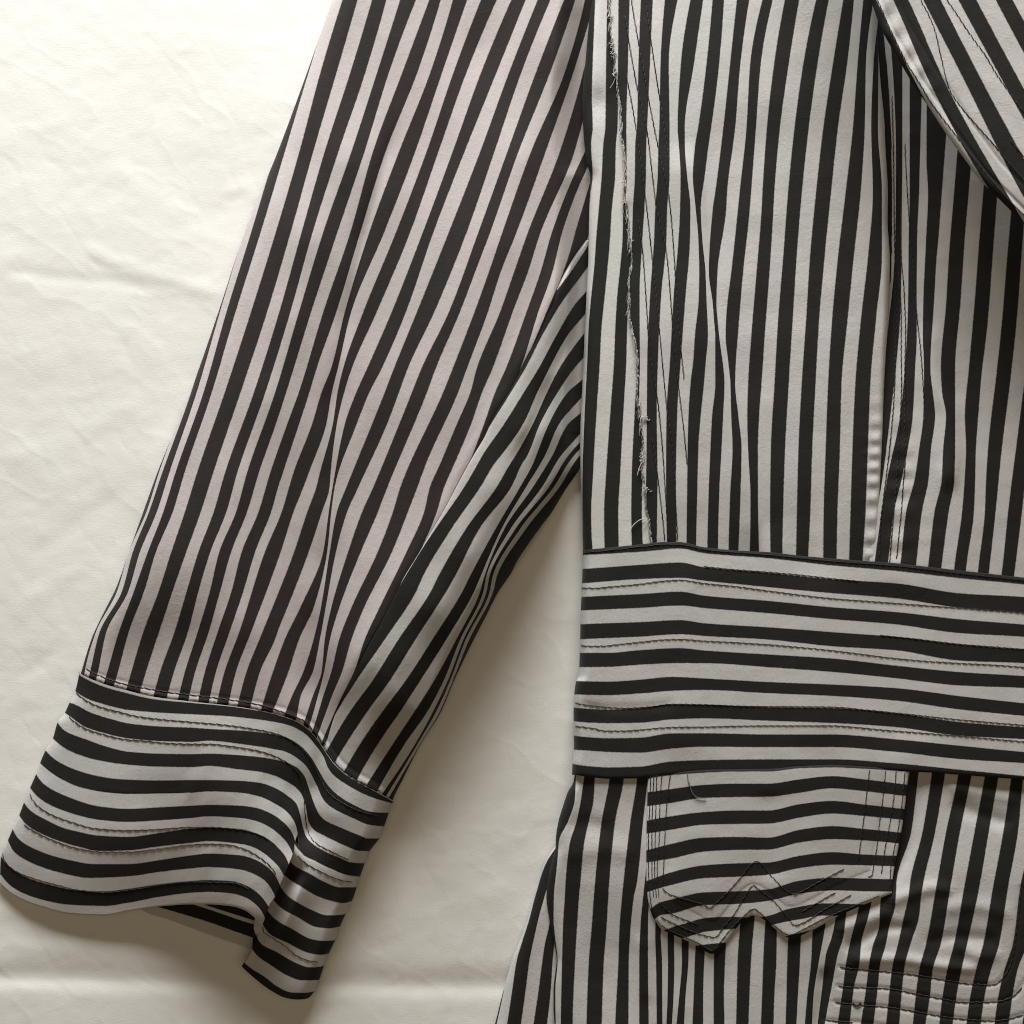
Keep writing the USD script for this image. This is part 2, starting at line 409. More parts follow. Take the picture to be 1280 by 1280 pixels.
rowsA = {
    0: (1, [428, 447, 465, 483, 500, 520, 536.5, 551, 566, 584, 601, 621, 639, 657, 672, 688, 705, 719, 731, 744]),
    90: (0, [376, 386, 400.6, 421, 438, 457, 471.5, 486.5, 503, 522, 538, 553, 567, 583.5, 601.5, 621, 636.5, 652, 670, 688, 706, 717, 729, 741]),
    190: (0, [344, 356, 374, 391.5, 405.6, 423, 439, 455.6, 466, 482, 498.5, 519, 533, 548, 565.6, 580.6, 600, 618, 634, 648, 663.5, 682, 699.5, 718, 731, 744]),
    290: (0, [314, 326, 344.7, 363.6, 377, 391, 404, 422, 438, 450.6, 461.6, 480.5, 495, 513, 528.6, 542, 561, 583.6, 598, 613, 628, 646, 660, 676, 690, 703, 719, 737]),
    340: (9, [None, 594, 611, 626, 642.5, 660, 675.6, 690.6, 704, 720]),
    390: (-1, [269, 275, 283, 294.5, 313.6, 334, 349, 363, 373.6, 389, 404, 420.5, 431, 439, 454, 471, 489.5, 507.5, 521, 543, 561, 575, 593, 610, 625, 641, 658, 673, 683, 699]),
    460: (4, [None, 396, 414, 422.5, 429, 440, 459, 477.5, 492.5, 510, 527, 545, 566, 584, 596, 616, 632.5, 651, 654, 664]),
    490: (-1, [239, 246, 254.5, 265, 281, 301, 317.5, 332, 344, 358, 373.6, 387, 402, 415, 422, 430.5, 445.5, 462, 481, 499, 515, 534, 554, 573, 588, 603, 619, 638]),
    530: (3, [None, 345, 359, 374, 390, 408, 416, 421, 431, 446, 465, 484, 499, None, None, None, 571, 589, 605]),
    590: (-1, [203, 212, 219.5, 231, 246.5, 267, 281.5, 297, 309, 324, 338, 354, 367, 386.5, 400, 413.5]),
    580: (10, [None, 532.5, 550, 568, 586]),
    610: (4, [None, 347.5, 361, 379, 395, 412, 415.6, 418, 432.5, 447.5, 466, 484, 500, 521.5, 537, 555]),
    640: (-2, [178, 183, 186, 196, 204, 216, 231, 251, 267, 283, 295, 309, 323, 339, 352, 367, 384, 402.5, 411, 414, 421, 434, 452.5, 472.5, 491, 510, 530, 546]),
    690: (-2, [157, 161, 166, 175, 184.7, 195, 214, 233, 248, 263, 274, 289, 302, 319, 331, 351, 367.5, 386, 404, 409, 412, 420, 435, 451, 472, 490, 508, 525]),
    740: (-2, [141, 146, 152, 160, 167, 180, 198, 215.5, 233, 248, 262, 275, 289, 304]),
    760: (6, [None, 359, 375, 392, 401, 407, 414, 424, 439, 455, 474, 490]),
    790: (-2, [115, 120, 124.5, 133, 148.5, 161, 179, 199, 218, 235, 247, 261, 272, 287, 299, 314, 328, 347]),
    799: (6, [None, 344, 356, 374, 392, 400, 406, 412.5, 424, 439.5, 456, 466]),
    840: (-2, [101, 106, 112.5, 122.5, 134, 147.5, 164, 182.5, 200, 217.5, 231, 244, 256, 270, 280.5, 295, 308, 325, 341, 360.6, 379, 391, 402, 405, 414, 427.5, 442.5, 450]),
    870: (7, [None, 349, 365, 376, 391, 397.5, 404, 415, 427.5, 436]),
    900: (-1, [96, 105, 116, 130, 147, 165, 184, 201, 216, 230, 242, 256, 266, 281, 292, 309, 322, 337, 353, 370, 381, 389, 395, 404, 414, 419]),
    950: (-1, [82, 91, 102, 116, 133, 151, 170, 187, 202, 216, 228, 242, 252, 267, 278, 294, 306, 319, 334, 350, 364, 371, 377, 386, 393, 400]),
}
TA = striped_rows(rowsA)
TA[-4] = [(-30, 400), (0, 388), (90, 356), (190, 320), (290, 290), (390, 262), (490, 229), (590, 195)] + TA[-4]
TA[-3] = [(-30, 405), (0, 393), (90, 361), (190, 325), (290, 295), (390, 267), (490, 235), (590, 199)] + TA[-3]
TA[-2] = [(-30, 412), (0, 399), (90, 366), (190, 331), (290, 300.5)] + TA[-2]
TA[-1] = [(-30, 417), (0, 404), (90, 371), (190, 337), (290, 305)] + TA[-1]
TA[0] = [(-30, 422), (0, 409)] + TA[0]
TA[1] = [(-30, 427.5), (0, 414.5)] + TA[1]

zA0 = heights([(430, -30, 22), (540, -30, 30), (660, -30, 30), (740, -30, 24), (420, 60, 22), (500, 60, 31), (600, 60, 31), (700, 60, 33), (740, 60, 26),
               (375, 200, 23), (430, 200, 33), (485, 200, 32.5), (560, 200, 36), (650, 200, 42), (725, 200, 26),
               (325, 300, 23), (385, 300, 34), (450, 300, 32.5), (540, 300, 40), (640, 300, 47), (715, 300, 32),
               (290, 400, 23), (360, 400, 34), (428, 400, 31), (500, 400, 38), (590, 400, 49), (675, 400, 44),
               (255, 500, 23), (330, 500, 35), (414, 500, 30), (470, 500, 37), (550, 500, 49), (625, 500, 50),
               (215, 600, 22), (290, 600, 35), (410, 600, 29), (460, 600, 36), (530, 600, 48), (570, 600, 51),
               (175, 700, 22), (260, 700, 36), (330, 700, 34), (405, 700, 28), (450, 700, 38), (510, 700, 50),
               (140, 790, 16), (220, 790, 26), (310, 790, 37), (398, 790, 27), (432, 790, 36), (465, 790, 47),
               (110, 870, 11), (190, 870, 17), (280, 870, 33), (340, 870, 34), (390, 870, 20), (425, 870, 38),
               (100, 960, 16), (200, 960, 30), (300, 960, 34), (380, 960, 22), (405, 960, 30)], 0.002)
zB0 = heights([(740, 260, 24), (700, 350, 40), (730, 350, 22), (680, 400, 46), (715, 420, 28), (650, 470, 49), (690, 470, 40), (718, 480, 22),
               (610, 540, 51), (650, 540, 50), (690, 540, 38), (715, 560, 22), (570, 610, 51), (620, 610, 52), (660, 610, 42),
               (530, 690, 50), (580, 690, 52), (620, 690, 44), (490, 760, 48), (540, 760, 52), (585, 760, 43), (455, 820, 45), (500, 820, 49), (545, 820, 42),
               (430, 880, 39), (470, 880, 45), (515, 880, 40), (415, 930, 34), (450, 930, 41), (490, 930, 36), (405, 980, 30), (440, 980, 34), (480, 980, 28), (430, 1040, 26), (480, 1040, 22)], 0.002)


def sleeve_h(x, y):
    """One height for both pieces of the sleeve, so that they meet at the seam."""
    d, sd, w = SEAM(x, y)
    k = sm(-30, 30, -d * sd)
    y = np.maximum(y, -30)
    return 1.68 * (zA0(x, y) * (1 - k) + zB0(x, y) * k)


CREASE = Line([(500, 140), (474, 230), (452, 310), (436, 390), (419, 490), (413, 560), (411, 640), (407, 700), (401, 780), (396, 850), (386, 920)], 60)


def under_body(x, y, z, low=9.0, w=42.0):
    """Sinks the sleeve into the gap beside the bodice."""
    d = body_edge(np.minimum(y, 620)) - x
    k = sm(-2, w, d)
    k = np.where(y > 640, 1, k * (1 - sm(585, 640, y)) + sm(585, 640, y))
    return low + (z - low) * k


def zA(x, y):
    z = sleeve_h(x, y)
    d, s, w = CREASE(x, y)
    z = z - 3.0 * w * np.exp(-(d / 9) ** 2) + 1.0 * w * np.exp(-((d - 20) / 14) ** 2)
    z = z + wrinkle(x, y, 150, 30, 1.5, 11, 2, 1.9) + wrinkle(x, y, 55, 26, 0.5, 12, 2, 1.2)
    d, s, w = SEAM(x, y)
    z = z - 0.5 * np.exp(-(d / 2.5) ** 2) + 0.5 * np.exp(-((d - 7) / 5) ** 2)
    z = to_cuff(x, y, z)
    z = 1.0 + (z - 1.0) * roll(np.maximum(x - sleeve_left(y), 0) * 0.93 + 0.2, 30)
    return under_body(x, y, z)


def xrA(y):
    return np.minimum(seam(y), body_edge(y) + 14)


mA, uvA = row_panel(TA, sleeve_left, xrA, -220, 930, zA, dy=2.0, ncol=230, bunch=0.25, rim=0.8, reach=230)
pA = obj('upper_sleeve', mA, LILAC, J, uv=uvA)

TB = {k: v for k, v in {
    25: [(300, 736), (320, 723), (340, 708)],
    26: [(313, 748), (336, 733), (380, 701), (420, 677.5), (459, 657.5), (490, 639), (530, 614), (570, 591), (600, 573), (680, 527)],
}.items() if k == 26}
TB.update({
    27: [(340, 752), (364, 733), (380, 719), (420, 695), (459, 674), (490, 655), (530, 630), (570, 602.5), (580, 597), (609, 580), (660, 545), (690, 525), (760, 484)],
})
# edges: 27 = right of white 13 (left of dark 14) and so on, right to left edges alternate
TBx = {
    26: TB[26], 27: None,
}
whites = {
    13: (TB[26], TB[27]),
    14: ([(370, 748), (392, 732), (420, 709), (459, 687.5), (490, 672), (530, 654), (570, 626), (580, 618), (609, 600.6), (660, 565), (720, 529), (740, 520), (800, 480.6), (850, 446), (890, 421), (930, 400)],
         [(395, 748), (418, 729), (459, 700), (490, 684), (530, 666), (570, 644), (580, 637.5), (609, 620.6), (660, 583), (720, 548), (740, 538), (800, 497.5), (850, 466), (890, 437), (930, 413)]),
    15: ([(425, 750), (450, 727), (459, 719), (490, 697.5), (530, 675), (570, 659), (580, 652.5), (609, 639), (660, 600), (720, 569), (740, 557.5), (800, 519), (850, 488), (890, 459), (930, 432.5), (983, 402)],
         [(450, 750), (475, 727), (490, 710), (530, 686), (570, 670), (580, 666), (609, 650), (660, 620), (720, 587.5), (740, 577.5), (800, 540), (850, 507.5), (890, 477.5), (930, 450), (983, 420)]),
    16: ([(475, 745), (497, 727), (530, 699), (570, 681), (609, 657.5), (660, 627.5), (720, 601), (740, 592.5), (800, 557.5), (850, 526), (890, 500), (930, 472.5), (983, 442)],
         [(490, 750), (515, 727), (530, 710), (570, 690), (609, 666), (660, 631), (720, 605.6), (740, 600), (800, 570), (850, 543), (890, 517.5), (930, 491), (983, 457)]),
    17: ([(520, 745), (545, 723), (570, 701), (609, 677.5), (660, 639), (720, 608), (740, 604), (800, 575), (850, 555), (890, 534), (930, 506), (983, 475)],
         [(530, 750), (570, 710), (609, 686), (660, 645), (720, 612), (740, 608), (800, 579), (850, 560), (890, 541), (930, 519), (983, 484)]),
    18: ([(540, 750), (570, 717), (609, 692), (660, 651), (720, 616), (740, 612), (800, 582), (850, 563), (890, 545), (930, 522), (983, 490)],
         [(545, 755), (570, 724), (609, 699), (660, 658), (720, 621), (740, 616), (800, 586), (850, 566), (890, 549), (930, 525), (983, 494)]),
}
TB = {}
for k, (a, b) in whites.items():      # white k lies between the right edge of dark k and the left edge of dark k+1
    TB[2 * k + 1] = a
    TB[2 * k + 2] = b
RB1 = Line([(735, 395), (700, 450), (672, 520), (640, 590)], 40)


def zB(x, y):
    z = sleeve_h(x, y) + wrinkle(x, y, 120, 26, 1.4, 21, 2, 2.1) + ridge(RB1, -3.0, 9)(x, y)
    d, s, w = SEAM(x, y)
    z = z - 0.5 * np.exp(-(d / 2.5) ** 2)
    z = to_cuff(x, y, z)
    dr = np.maximum(sleeve_right(np.maximum(y, 560)) - x, 0) * 0.86 + 0.2
    z = 1.0 + (z - 1.0) * np.where(y > 540, roll(dr, 26), 1)
    return under_body(x, y, z, 9.0, 24.0)


def xlB(y):
    return seam(y) - 2.5


def xrB(y):
    return np.where(y < 560, np.minimum(body_edge(y) + 14, 760), np.minimum(sleeve_right(y), body_edge(y) + 14))


mB, uvB = row_panel(TB, xlB, xrB, 300, 1000, lambda x, y: zB(x, y) - 1.3 * sm(1.0, -1.5, x - seam(y)), dy=2.0, ncol=120, rim=0.8, v0=3.3, reach=60)
pB = obj('under_sleeve', mB, STRIPE, J, uv=uvB)

# ---- cuff
C3L = [(50, 954), (70, 970), (100, 984), (137, 991), (160, 992.5), (200, 992), (240, 991), (260, 989.5), (300, 991), (325, 996), (344, 1005), (356, 1012.5), (365, 1022.5), (370, 1032.5), (372, 1042.5)]
C3R = [(373.5, 1058), (377, 1067), (394, 1076), (412, 1085), (431, 1093), (450, 1096)]
cuffA = [
    (-0.07, [(97, 840), (110, 847), (130, 855), (155, 862), (192, 871), (240, 877), (290, 882.5), (330, 889), (350, 894), (372, 902), (388, 914), (400, 929), (410, 944), (420, 957), (440, 973), (466, 987), (492, 1001)]),
    (0.0, [(98.5, 843.5), (110, 850), (130, 858.5), (155, 865.5), (192, 874), (240, 878.7), (290, 883.4), (330, 889.8), (350, 894.8), (372, 902.8), (388, 914.8), (400, 929.8), (410, 944.8), (420, 957.8), (440, 973.8), (466, 987.8), (491.5, 1002)]),
    (0.5, [(94, 864), (110, 874), (120, 877.5), (160, 887.5), (200, 891), (240, 893), (280, 895), (320, 899), (340, 902), (359, 906), (381, 917), (394, 931), (405, 947), (410, 960), (417, 969), (437, 983), (458, 994), (482, 1002), (490, 1004)]),
    (1.0, [(87, 878), (96, 881.5), (112, 890), (140, 899), (160, 904), (200, 908), (240, 909.5), (260, 911), (300, 913), (340, 917.5), (359, 922.5), (376, 932.5), (389, 947), (398, 962), (408, 979), (419, 991), (442, 1006), (466, 1015), (486, 1016)]),
    (1.5, [(81, 891), (90, 897.5), (107, 909), (125, 915), (160, 923), (200, 926.5), (240, 927.5), (260, 926), (300, 930), (340, 936), (356, 939.5), (371, 947.5), (382, 957), (388, 966), (395, 980), (406, 1002), (419, 1012), (442, 1023), (461, 1031), (480, 1033)]),
    (2.0, [(72, 903), (80, 912.5), (110, 925), (136, 934), (160, 939.5), (200, 942), (240, 942.5), (260, 942), (300, 944), (330, 947), (355, 952), (372, 960), (381, 971), (386, 985), (392.5, 1004), (400, 1019), (406, 1025), (425, 1034), (449, 1044), (460, 1048), (474, 1048)]),
    (2.5, [(66, 923), (82, 936), (100, 944), (120, 950), (160, 956), (200, 958.5), (240, 959), (260, 957.5), (300, 962), (325, 965), (344, 970), (356, 976), (369, 984), (377.5, 994), (382.5, 1010), (385, 1025), (392, 1037), (406, 1045), (431, 1057), (449, 1063.6), (462, 1064)]),
    (3.0, [(57, 938), (70, 950), (100, 964), (125, 970.5), (141, 973), (160, 974.5), (200, 975.5), (240, 975), (260, 975), (300, 976), (325, 978.5), (344, 985), (360, 995), (370, 1004), (375, 1017.5), (379, 1035), (383, 1046), (389, 1053), (406, 1064), (425, 1072.5), (439, 1078), (456, 1079)]),
    (3.5, C3L + C3R),
]
cuffB = [
    (3.4, [(51, 951)] + [(x, y - 3) for x, y in C3L[1:]]),
    (3.5, C3L),
    (4.0, [(45, 967.5), (55, 980), (85, 996), (125, 1008), (160, 1011), (200, 1009), (240, 1007), (260, 1006), (300, 1007), (319, 1009.5), (337, 1016), (354, 1027.5), (364, 1039), (369, 1052)]),
    (4.5, [(37.5, 985), (52, 1000), (87, 1016), (125, 1025), (160, 1027.5), (200, 1025.5), (240, 1022.5), (260, 1020.5), (300, 1022.5), (319, 1026), (337, 1034), (352, 1046), (361, 1057), (366, 1068)]),
    (5.0, [(30, 1003), (37, 1012), (62, 1027), (80, 1035), (100, 1040), (120, 1044), (160, 1046), (200, 1041), (240, 1035.5), (260, 1034.5), (300, 1036), (319, 1041), (337, 1050), (349, 1061), (357, 1071), (361, 1081)]),
    (5.5, [(24, 1019), (32, 1030), (60, 1046), (100, 1059), (125, 1064), (160, 1063), (200, 1058), (240, 1053.5), (260, 1051.5), (300, 1055), (315, 1058.5), (329, 1066), (341, 1076), (350, 1086), (355, 1096)]),
    (6.0, [(16, 1036), (22, 1047), (50, 1064), (87, 1075), (119, 1080), (160, 1080), (200, 1075), (240, 1069), (260, 1067), (300, 1069), (318, 1074), (332, 1082), (343, 1093), (350, 1107)]),
    (6.5, [(10, 1050), (17, 1064), (37, 1077.5), (75, 1091), (112, 1097.5), (160, 1095.5), (200, 1090), (240, 1085.5), (260, 1084), (300, 1087), (318, 1093), (331, 1101), (339, 1111), (344, 1121)]),
    (7.0, [(1, 1070), (11, 1082.5), (35, 1097.5), (62, 1106), (94, 1112.5), (131, 1114), (160, 1111), (200, 1105), (240, 1101), (260, 1100), (290, 1101.5), (308, 1107), (323, 1117), (331, 1126), (336, 1134)]),
    (7.5, [(0, 1092), (17, 1110), (50, 1124), (87, 1131), (131, 1132.5), (160, 1128.5), (200, 1121), (240, 1116), (260, 1115), (290, 1117), (308, 1122.5), (320, 1131), (327, 1139), (331, 1148)]),
    (7.9, [(-3, 1101), (19, 1119), (56, 1134), (87, 1142), (131, 1144), (160, 1138.5), (200, 1133), (240, 1130.5), (260, 1130.5), (290, 1133), (306, 1138), (317, 1146), (323, 1152), (327, 1158)]),
]
cuffC = [
    (3.4, [(366, 1040), (370, 1052), (380, 1063), (395, 1072), (412, 1081.5), (431, 1089.5), (451, 1092)]),
    (3.5, [(364, 1044), (370, 1058), (378, 1067), (394, 1076), (412, 1085), (431, 1093), (450, 1096)]),
    (4.0, [(356, 1064), (361, 1074), (367, 1081), (387, 1092), (406, 1102.5), (425, 1109), (446, 1109)]),
    (4.5, [(346, 1080), (352, 1089), (360, 1098), (375, 1107.5), (396, 1120), (415, 1126.5), (429, 1129), (440, 1126)]),
    (5.0, [(340, 1092), (347, 1103), (359, 1119), (371, 1127.5), (390, 1137.5), (409, 1144), (432, 1142.5)]),
    (5.5, [(332, 1108), (338, 1118), (345, 1129), (355, 1137.5), (371, 1146), (396, 1159), (411, 1160.5), (425, 1158)]),
    (6.0, [(326, 1124), (333, 1136), (339, 1144), (347, 1151), (365, 1161), (390, 1174), (405, 1176), (419, 1175)]),
    (6.5, [(320, 1140), (326, 1151), (331, 1160), (337, 1167.5), (360, 1179), (385, 1191), (399, 1193.5), (411, 1192)]),
    (7.0, [(317, 1160), (322, 1173), (327, 1180), (346, 1190), (371, 1204), (387, 1209), (405, 1207)]),
    (7.5, [(315, 1186), (321, 1194), (340, 1207.5), (360, 1220), (377, 1225.5), (399, 1225)]),
    (8.0, [(305, 1203), (315, 1211), (331, 1221), (346, 1232.5), (365, 1240.5), (380, 1241), (393, 1239)]),
    (8.3, [(302, 1208), (312, 1217.5), (340, 1239), (356, 1247), (371, 1249.5), (385, 1248)]),
]
CDN = Line([(376, 1052), (366, 1076), (357, 1096), (346, 1118), (337, 1140), (326, 1162)])


def edge_roll(x, y, z, r=22):
    d = np.minimum(np.maximum(x - cuff_left(y), 0), np.maximum(cuff_right(y) - x, 0)) * 0.9 + 0.3
    return 1.5 + (z - 1.5) * roll(d, r)


def zC(x, y):
    z = zC0(x, y) * 1.38
    z = z + ridge(CF, -4.0, 9)(x, y)
    z = z + wrinkle(x, y, 16, 60, 1.0, 31, 2, 0.55) * sm(170, 240, x) * (1 - sm(340, 400, x)) + wrinkle(x, y, 70, 40, 0.8, 33, 2)
    return edge_roll(x, y, z) + 1.5


C3RL = Line([(352, 1012), (365, 1030), (371, 1046), (375, 1060), (379, 1067.5), (394, 1076), (412, 1085), (431, 1093), (452, 1097), (480, 1099)])


def zCr(x, y):
    d, sd, w = CDN(x, y)
    near = np.where(sd > 0, 1.0, np.exp(-(d / 15) ** 2)) * sm(1052, 1085, y)
    base = 1.38 * zC0(np.maximum(x, 380 - np.maximum(y - 1100, 0) * 0.42), y)
    z = base * (1 - 0.45 * near) + wrinkle(x, y, 50, 40, 0.9, 35, 2)
    z = edge_roll(x, y, z, 18) + 0.8
    d, sd, w = C3RL(x, y)
    k = sm(2, 26, d * sd)
    return (zC(x, y) - 0.25 * (d * sd < 0)) * (1 - k) + z * k


cuff_mesh, cuff_uv = join([loft(cuffA, zC, 240, 6, rim=0.5), loft(cuffB, lambda x, y: zC(x, y) - 0.25 * (y < 0), 230, 6, rim=3.0), loft(cuffC, zCr, 90, 6, v0=9, rim=3.0)])
pC = obj('cuff', cuff_mesh, STRIPE, J, uv=cuff_uv)

lin = [(11.0, [(160, 1092), (220, 1104), (270, 1122), (335, 1140)]), (11.5, [(165, 1106), (222, 1120), (268, 1135), (332, 1155)]),
       (12.0, [(168, 1118), (228, 1135), (262, 1146), (300, 1160), (335, 1172)]),
       (12.5, [(170, 1126), (226, 1142), (262, 1153), (290, 1163), (330, 1177)]),
       (12.9, [(170, 1131), (182, 1140), (210, 1149), (240, 1160), (270, 1171), (296, 1180), (328, 1191)])]
lin[2] = (12.0, [(166, 1112), (226, 1126), (262, 1137), (300, 1150), (335, 1161)])
m, uv = loft(lin, lambda x, y: 3.0 + 2.0 * sm(180, 320, x) + wrinkle(x, y, 50, 30, 0.6, 41, 2), 80, 6, rim=1.5)
obj('cuff_lining', m, STRIPE, J, uv=uv, label='shaded back layer seen inside the open cuff')

# ---- bodice: back side piece, front side piece with its raw edge, front piece
fray_pts = [(760, -40), (761, 0), (762.5, 20), (764, 37), (765, 52), (767.5, 67), (769, 87), (771, 106), (772.5, 120), (775, 126), (776, 160), (779, 177), (781, 209), (781, 227), (780, 249),
            (785, 259), (786, 277), (786, 300), (789, 320), (787, 340), (786, 360), (787, 390), (791, 415), (796, 437), (797, 471), (796, 490), (799, 510), (801, 525), (803.5, 546), (802, 575),
            (804, 600), (806, 616), (809, 641), (812.5, 666), (815, 680), (817, 700)]
fray = yx(fray_pts)
bE = {
    1: [(-40, 745), (0, 744), (40, 742.5), (80, 741), (120, 740), (160, 741), (180, 739), (220, 741), (240, 738.5), (260, 737), (300, 736), (330, 735), (370, 733), (410, 731), (500, 727), (700, 722)],
    2: [(-40, 760), (0, 759), (80, 757.5), (160, 756.5), (180, 754), (220, 752), (260, 748.5), (300, 745), (330, 743), (370, 739), (410, 735.6), (450, 734), (520, 730.6), (600, 728), (690, 729)],
    3: [(-40, 775), (0, 774), (80, 773), (160, 772), (180, 770), (220, 769), (260, 765), (300, 762.5), (330, 760), (370, 756), (410, 752), (450, 750), (520, 745.5), (600, 741), (640, 739), (690, 741)],
    4: [(0, 790), (160, 787), (220, 784), (260, 779), (300, 778), (330, 775.6), (370, 771.5), (410, 769), (450, 767.5), (520, 762.5), (600, 757), (640, 755), (690, 756)],
    5: [(0, 806), (220, 799), (300, 792), (330, 789), (370, 785), (410, 784), (450, 783), (520, 779), (600, 775), (640, 773), (690, 774)],
    6: [(0, 822), (300, 806), (370, 801), (410, 798), (450, 797), (520, 793), (600, 789.5), (640, 789), (690, 790)],
    7: [(0, 838), (300, 822), (450, 812), (520, 808), (600, 803), (640, 802.5), (690, 804)],
    8: [(0, 854), (300, 838), (520, 824), (600, 819), (640, 817), (690, 817)],
}


def body_drop(x, y, z):
    low = 15 - 11 * sm(590, 660, y)
    return low + (z - low) * roll(np.maximum(x - body_edge(y), 0) + 0.15, 15)


def zBack(x, y):
    z = 31 + 1.5 * sm(735, 800, x) + wrinkle(x, y, 40, 130, 1.2, 51, 2, 0.1) + wrinkle(x, y, 30, 40, 0.35, 52, 2)
    z = z - 2.5 * np.exp(-(((x - 748) / 14) ** 2 + ((y - 130) / 18) ** 2)) + 1.5 * np.exp(-(((x - 748) / 14) ** 2 + ((y - 90) / 30) ** 2))
    return body_drop(x, y, z)


m, uv = row_panel(bE, body_edge, lambda y: fray(y) + 14, -220, 700, zBack, ncol=60, rim=1.0, v0=1.0, reach=230)
pBack = obj('back_side_panel', m, STRIPE_LIT, J, uv=uv)

fE = {}


def addf(k, *yab):
    for y, a, b in yab:
        fE.setdefault(2 * k, []).append((y, a)); fE.setdefault(2 * k + 1, []).append((y, b))


addf(1, (0, 773, 787), (80, 772.5, 785), (160, 770, 783), (220, 769, 783.5), (260, 766, 781), (300, 764, 779), (700, 740, 755))
addf(2, (0, 801, 816), (80, 798, 812.5), (160, 796, 809), (180, 794, 808), (220, 793.5, 807.5), (260, 791, 805.6), (300, 790, 803), (370, 786, 799.5), (450, 783, 800), (520, 778, 798), (700, 770, 790))
addf(3, (0, 831, 847), (80, 825.6, 836), (160, 824, 837), (180, 823, 837), (220, 822, 837), (260, 819, 834), (300, 817.5, 833), (370, 812.5, 826.5), (450, 809, 822.5), (520, 808.5, 821), (600, 807.5, 822), (640, 806.5, 821.5), (690, 806, 821))
addf(4, (0, 863, 879), (80, 851, 867.5), (160, 847, 856), (180, 848.5, 856), (220, 850.6, 859), (260, 850, 863), (300, 848, 862.5), (370, 842, 857), (450, 837.5, 851), (520, 833, 846.5), (600, 832.5, 845), (690, 834, 845.6))
addf(5, (0, 890.6, 905), (80, 883, 899), (160, 872.5, 889), (180, 869, 886), (220, 866, 881), (260, 869.5, 876), (300, 873, 878), (340, 874, 882), (370, 873.5, 883), (420, 868.5, 885), (450, 866.5, 882.5), (480, 863, 880), (520, 860.5, 876), (560, 859.5, 873), (600, 859, 872), (690, 858, 870))
addf(6, (0, 921, 936.6), (80, 912.5, 925.6), (160, 904, 919), (240, 894, 909), (260, 891, 908), (340, 886, 897), (380, 891, 895.6), (400, 892.5, 897), (420, 894, 899), (480, 894, 905.6), (520, 890, 904), (560, 888, 902), (620, 885.6, 899), (690, 884, 897.5))
addf(7, (0, 953, 966), (80, 937.7, 951), (160, 933, 945), (240, 924.5, 939), (260, 922.5, 937.5), (340, 914, 929), (380, 909, 925.6), (400, 907.5, 924), (420, 907, 922.5), (450, 910, 920), (480, 913, 919), (520, 914, 923), (560, 915.6, 927), (620, 912.5, 925.6), (690, 910.6, 923))
addf(8, (0, 981, 999), (80, 967.5, 986), (160, 958.5, 975), (240, 953, 968), (260, 952, 967), (340, 945.6, 962), (420, 939, 956), (480, 935, 952), (520, 934, 949), (560, 935, 947.5), (620, 938, 947.5), (690, 937, 949))
addf(9, (0, 1020, 1036), (80, 1004, 1022), (160, 993, 1011), (240, 985, 1002.5), (320, 979, 996), (400, 972.5, 991), (480, 968, 986), (560, 963.5, 981.5), (640, 962.5, 979), (690, 963, 978))
addf(10, (0, 1054, 1067.5), (80, 1041, 1059), (160, 1029, 1047.5), (240, 1020, 1039), (320, 1012.5, 1031), (400, 1007.5, 1024), (480, 1002, 1019.5), (560, 998, 1015.5), (640, 996, 1013), (690, 995, 1010.6))
addf(11, (0, 1079, 1092), (80, 1072, 1082.5), (160, 1066, 1081), (240, 1057, 1076), (320, 1047.5, 1067.5), (400, 1040, 1059.5), (480, 1035, 1052), (560, 1032, 1050), (640, 1029.5, 1047), (690, 1029, 1046))
addf(12, (0, 1102, 1108), (80, 1092, 1098), (160, 1089, 1097.5), (240, 1091, 1102.5), (320, 1085, 1102.5), (400, 1076, 1095), (480, 1069, 1088), (560, 1065.5, 1085), (640, 1063, 1082), (690, 1061.5, 1079))
addf(13, (0, 1118, 1128), (80, 1106, 1116), (160, 1106, 1114), (240, 1110, 1118), (320, 1112.5, 1122), (400, 1110, 1124), (480, 1105, 1120), (560, 1102.5, 1117), (640, 1099, 1115), (690, 1096, 1112))
princess_pts = [(1094, -40), (1096, 0), (1099, 80), (1106, 160), (1110, 240), (1109.5, 275), (1112.5, 330), (1110.5, 390), (1107, 450), (1104.5, 500), (1103, 540), (1100.6, 590), (1098, 640), (1095.6, 690), (1095, 710)]
princess = yx(princess_pts)
PLEAT = Line([(862, 170), (868, 215), (873, 260), (880, 320), (888, 380), (896, 415), (906, 460), (915, 500), (924, 550), (935, 605), (943, 660), (946, 700)], 50)
zF0 = heights([(770, 0, 33), (770, 350, 34), (800, 690, 33), (830, 0, 37), (835, 200, 39), (840, 400, 39), (845, 560, 37), (850, 690, 34), (900, 0, 40), (920, 200, 37), (960, 400, 36), (1000, 200, 37), (1000, 0, 40),
               (1000, 560, 37), (1000, 690, 34), (1070, 0, 38), (1080, 200, 36), (1080, 400, 35), (1080, 600, 35), (1080, 690, 33)], 0.002)


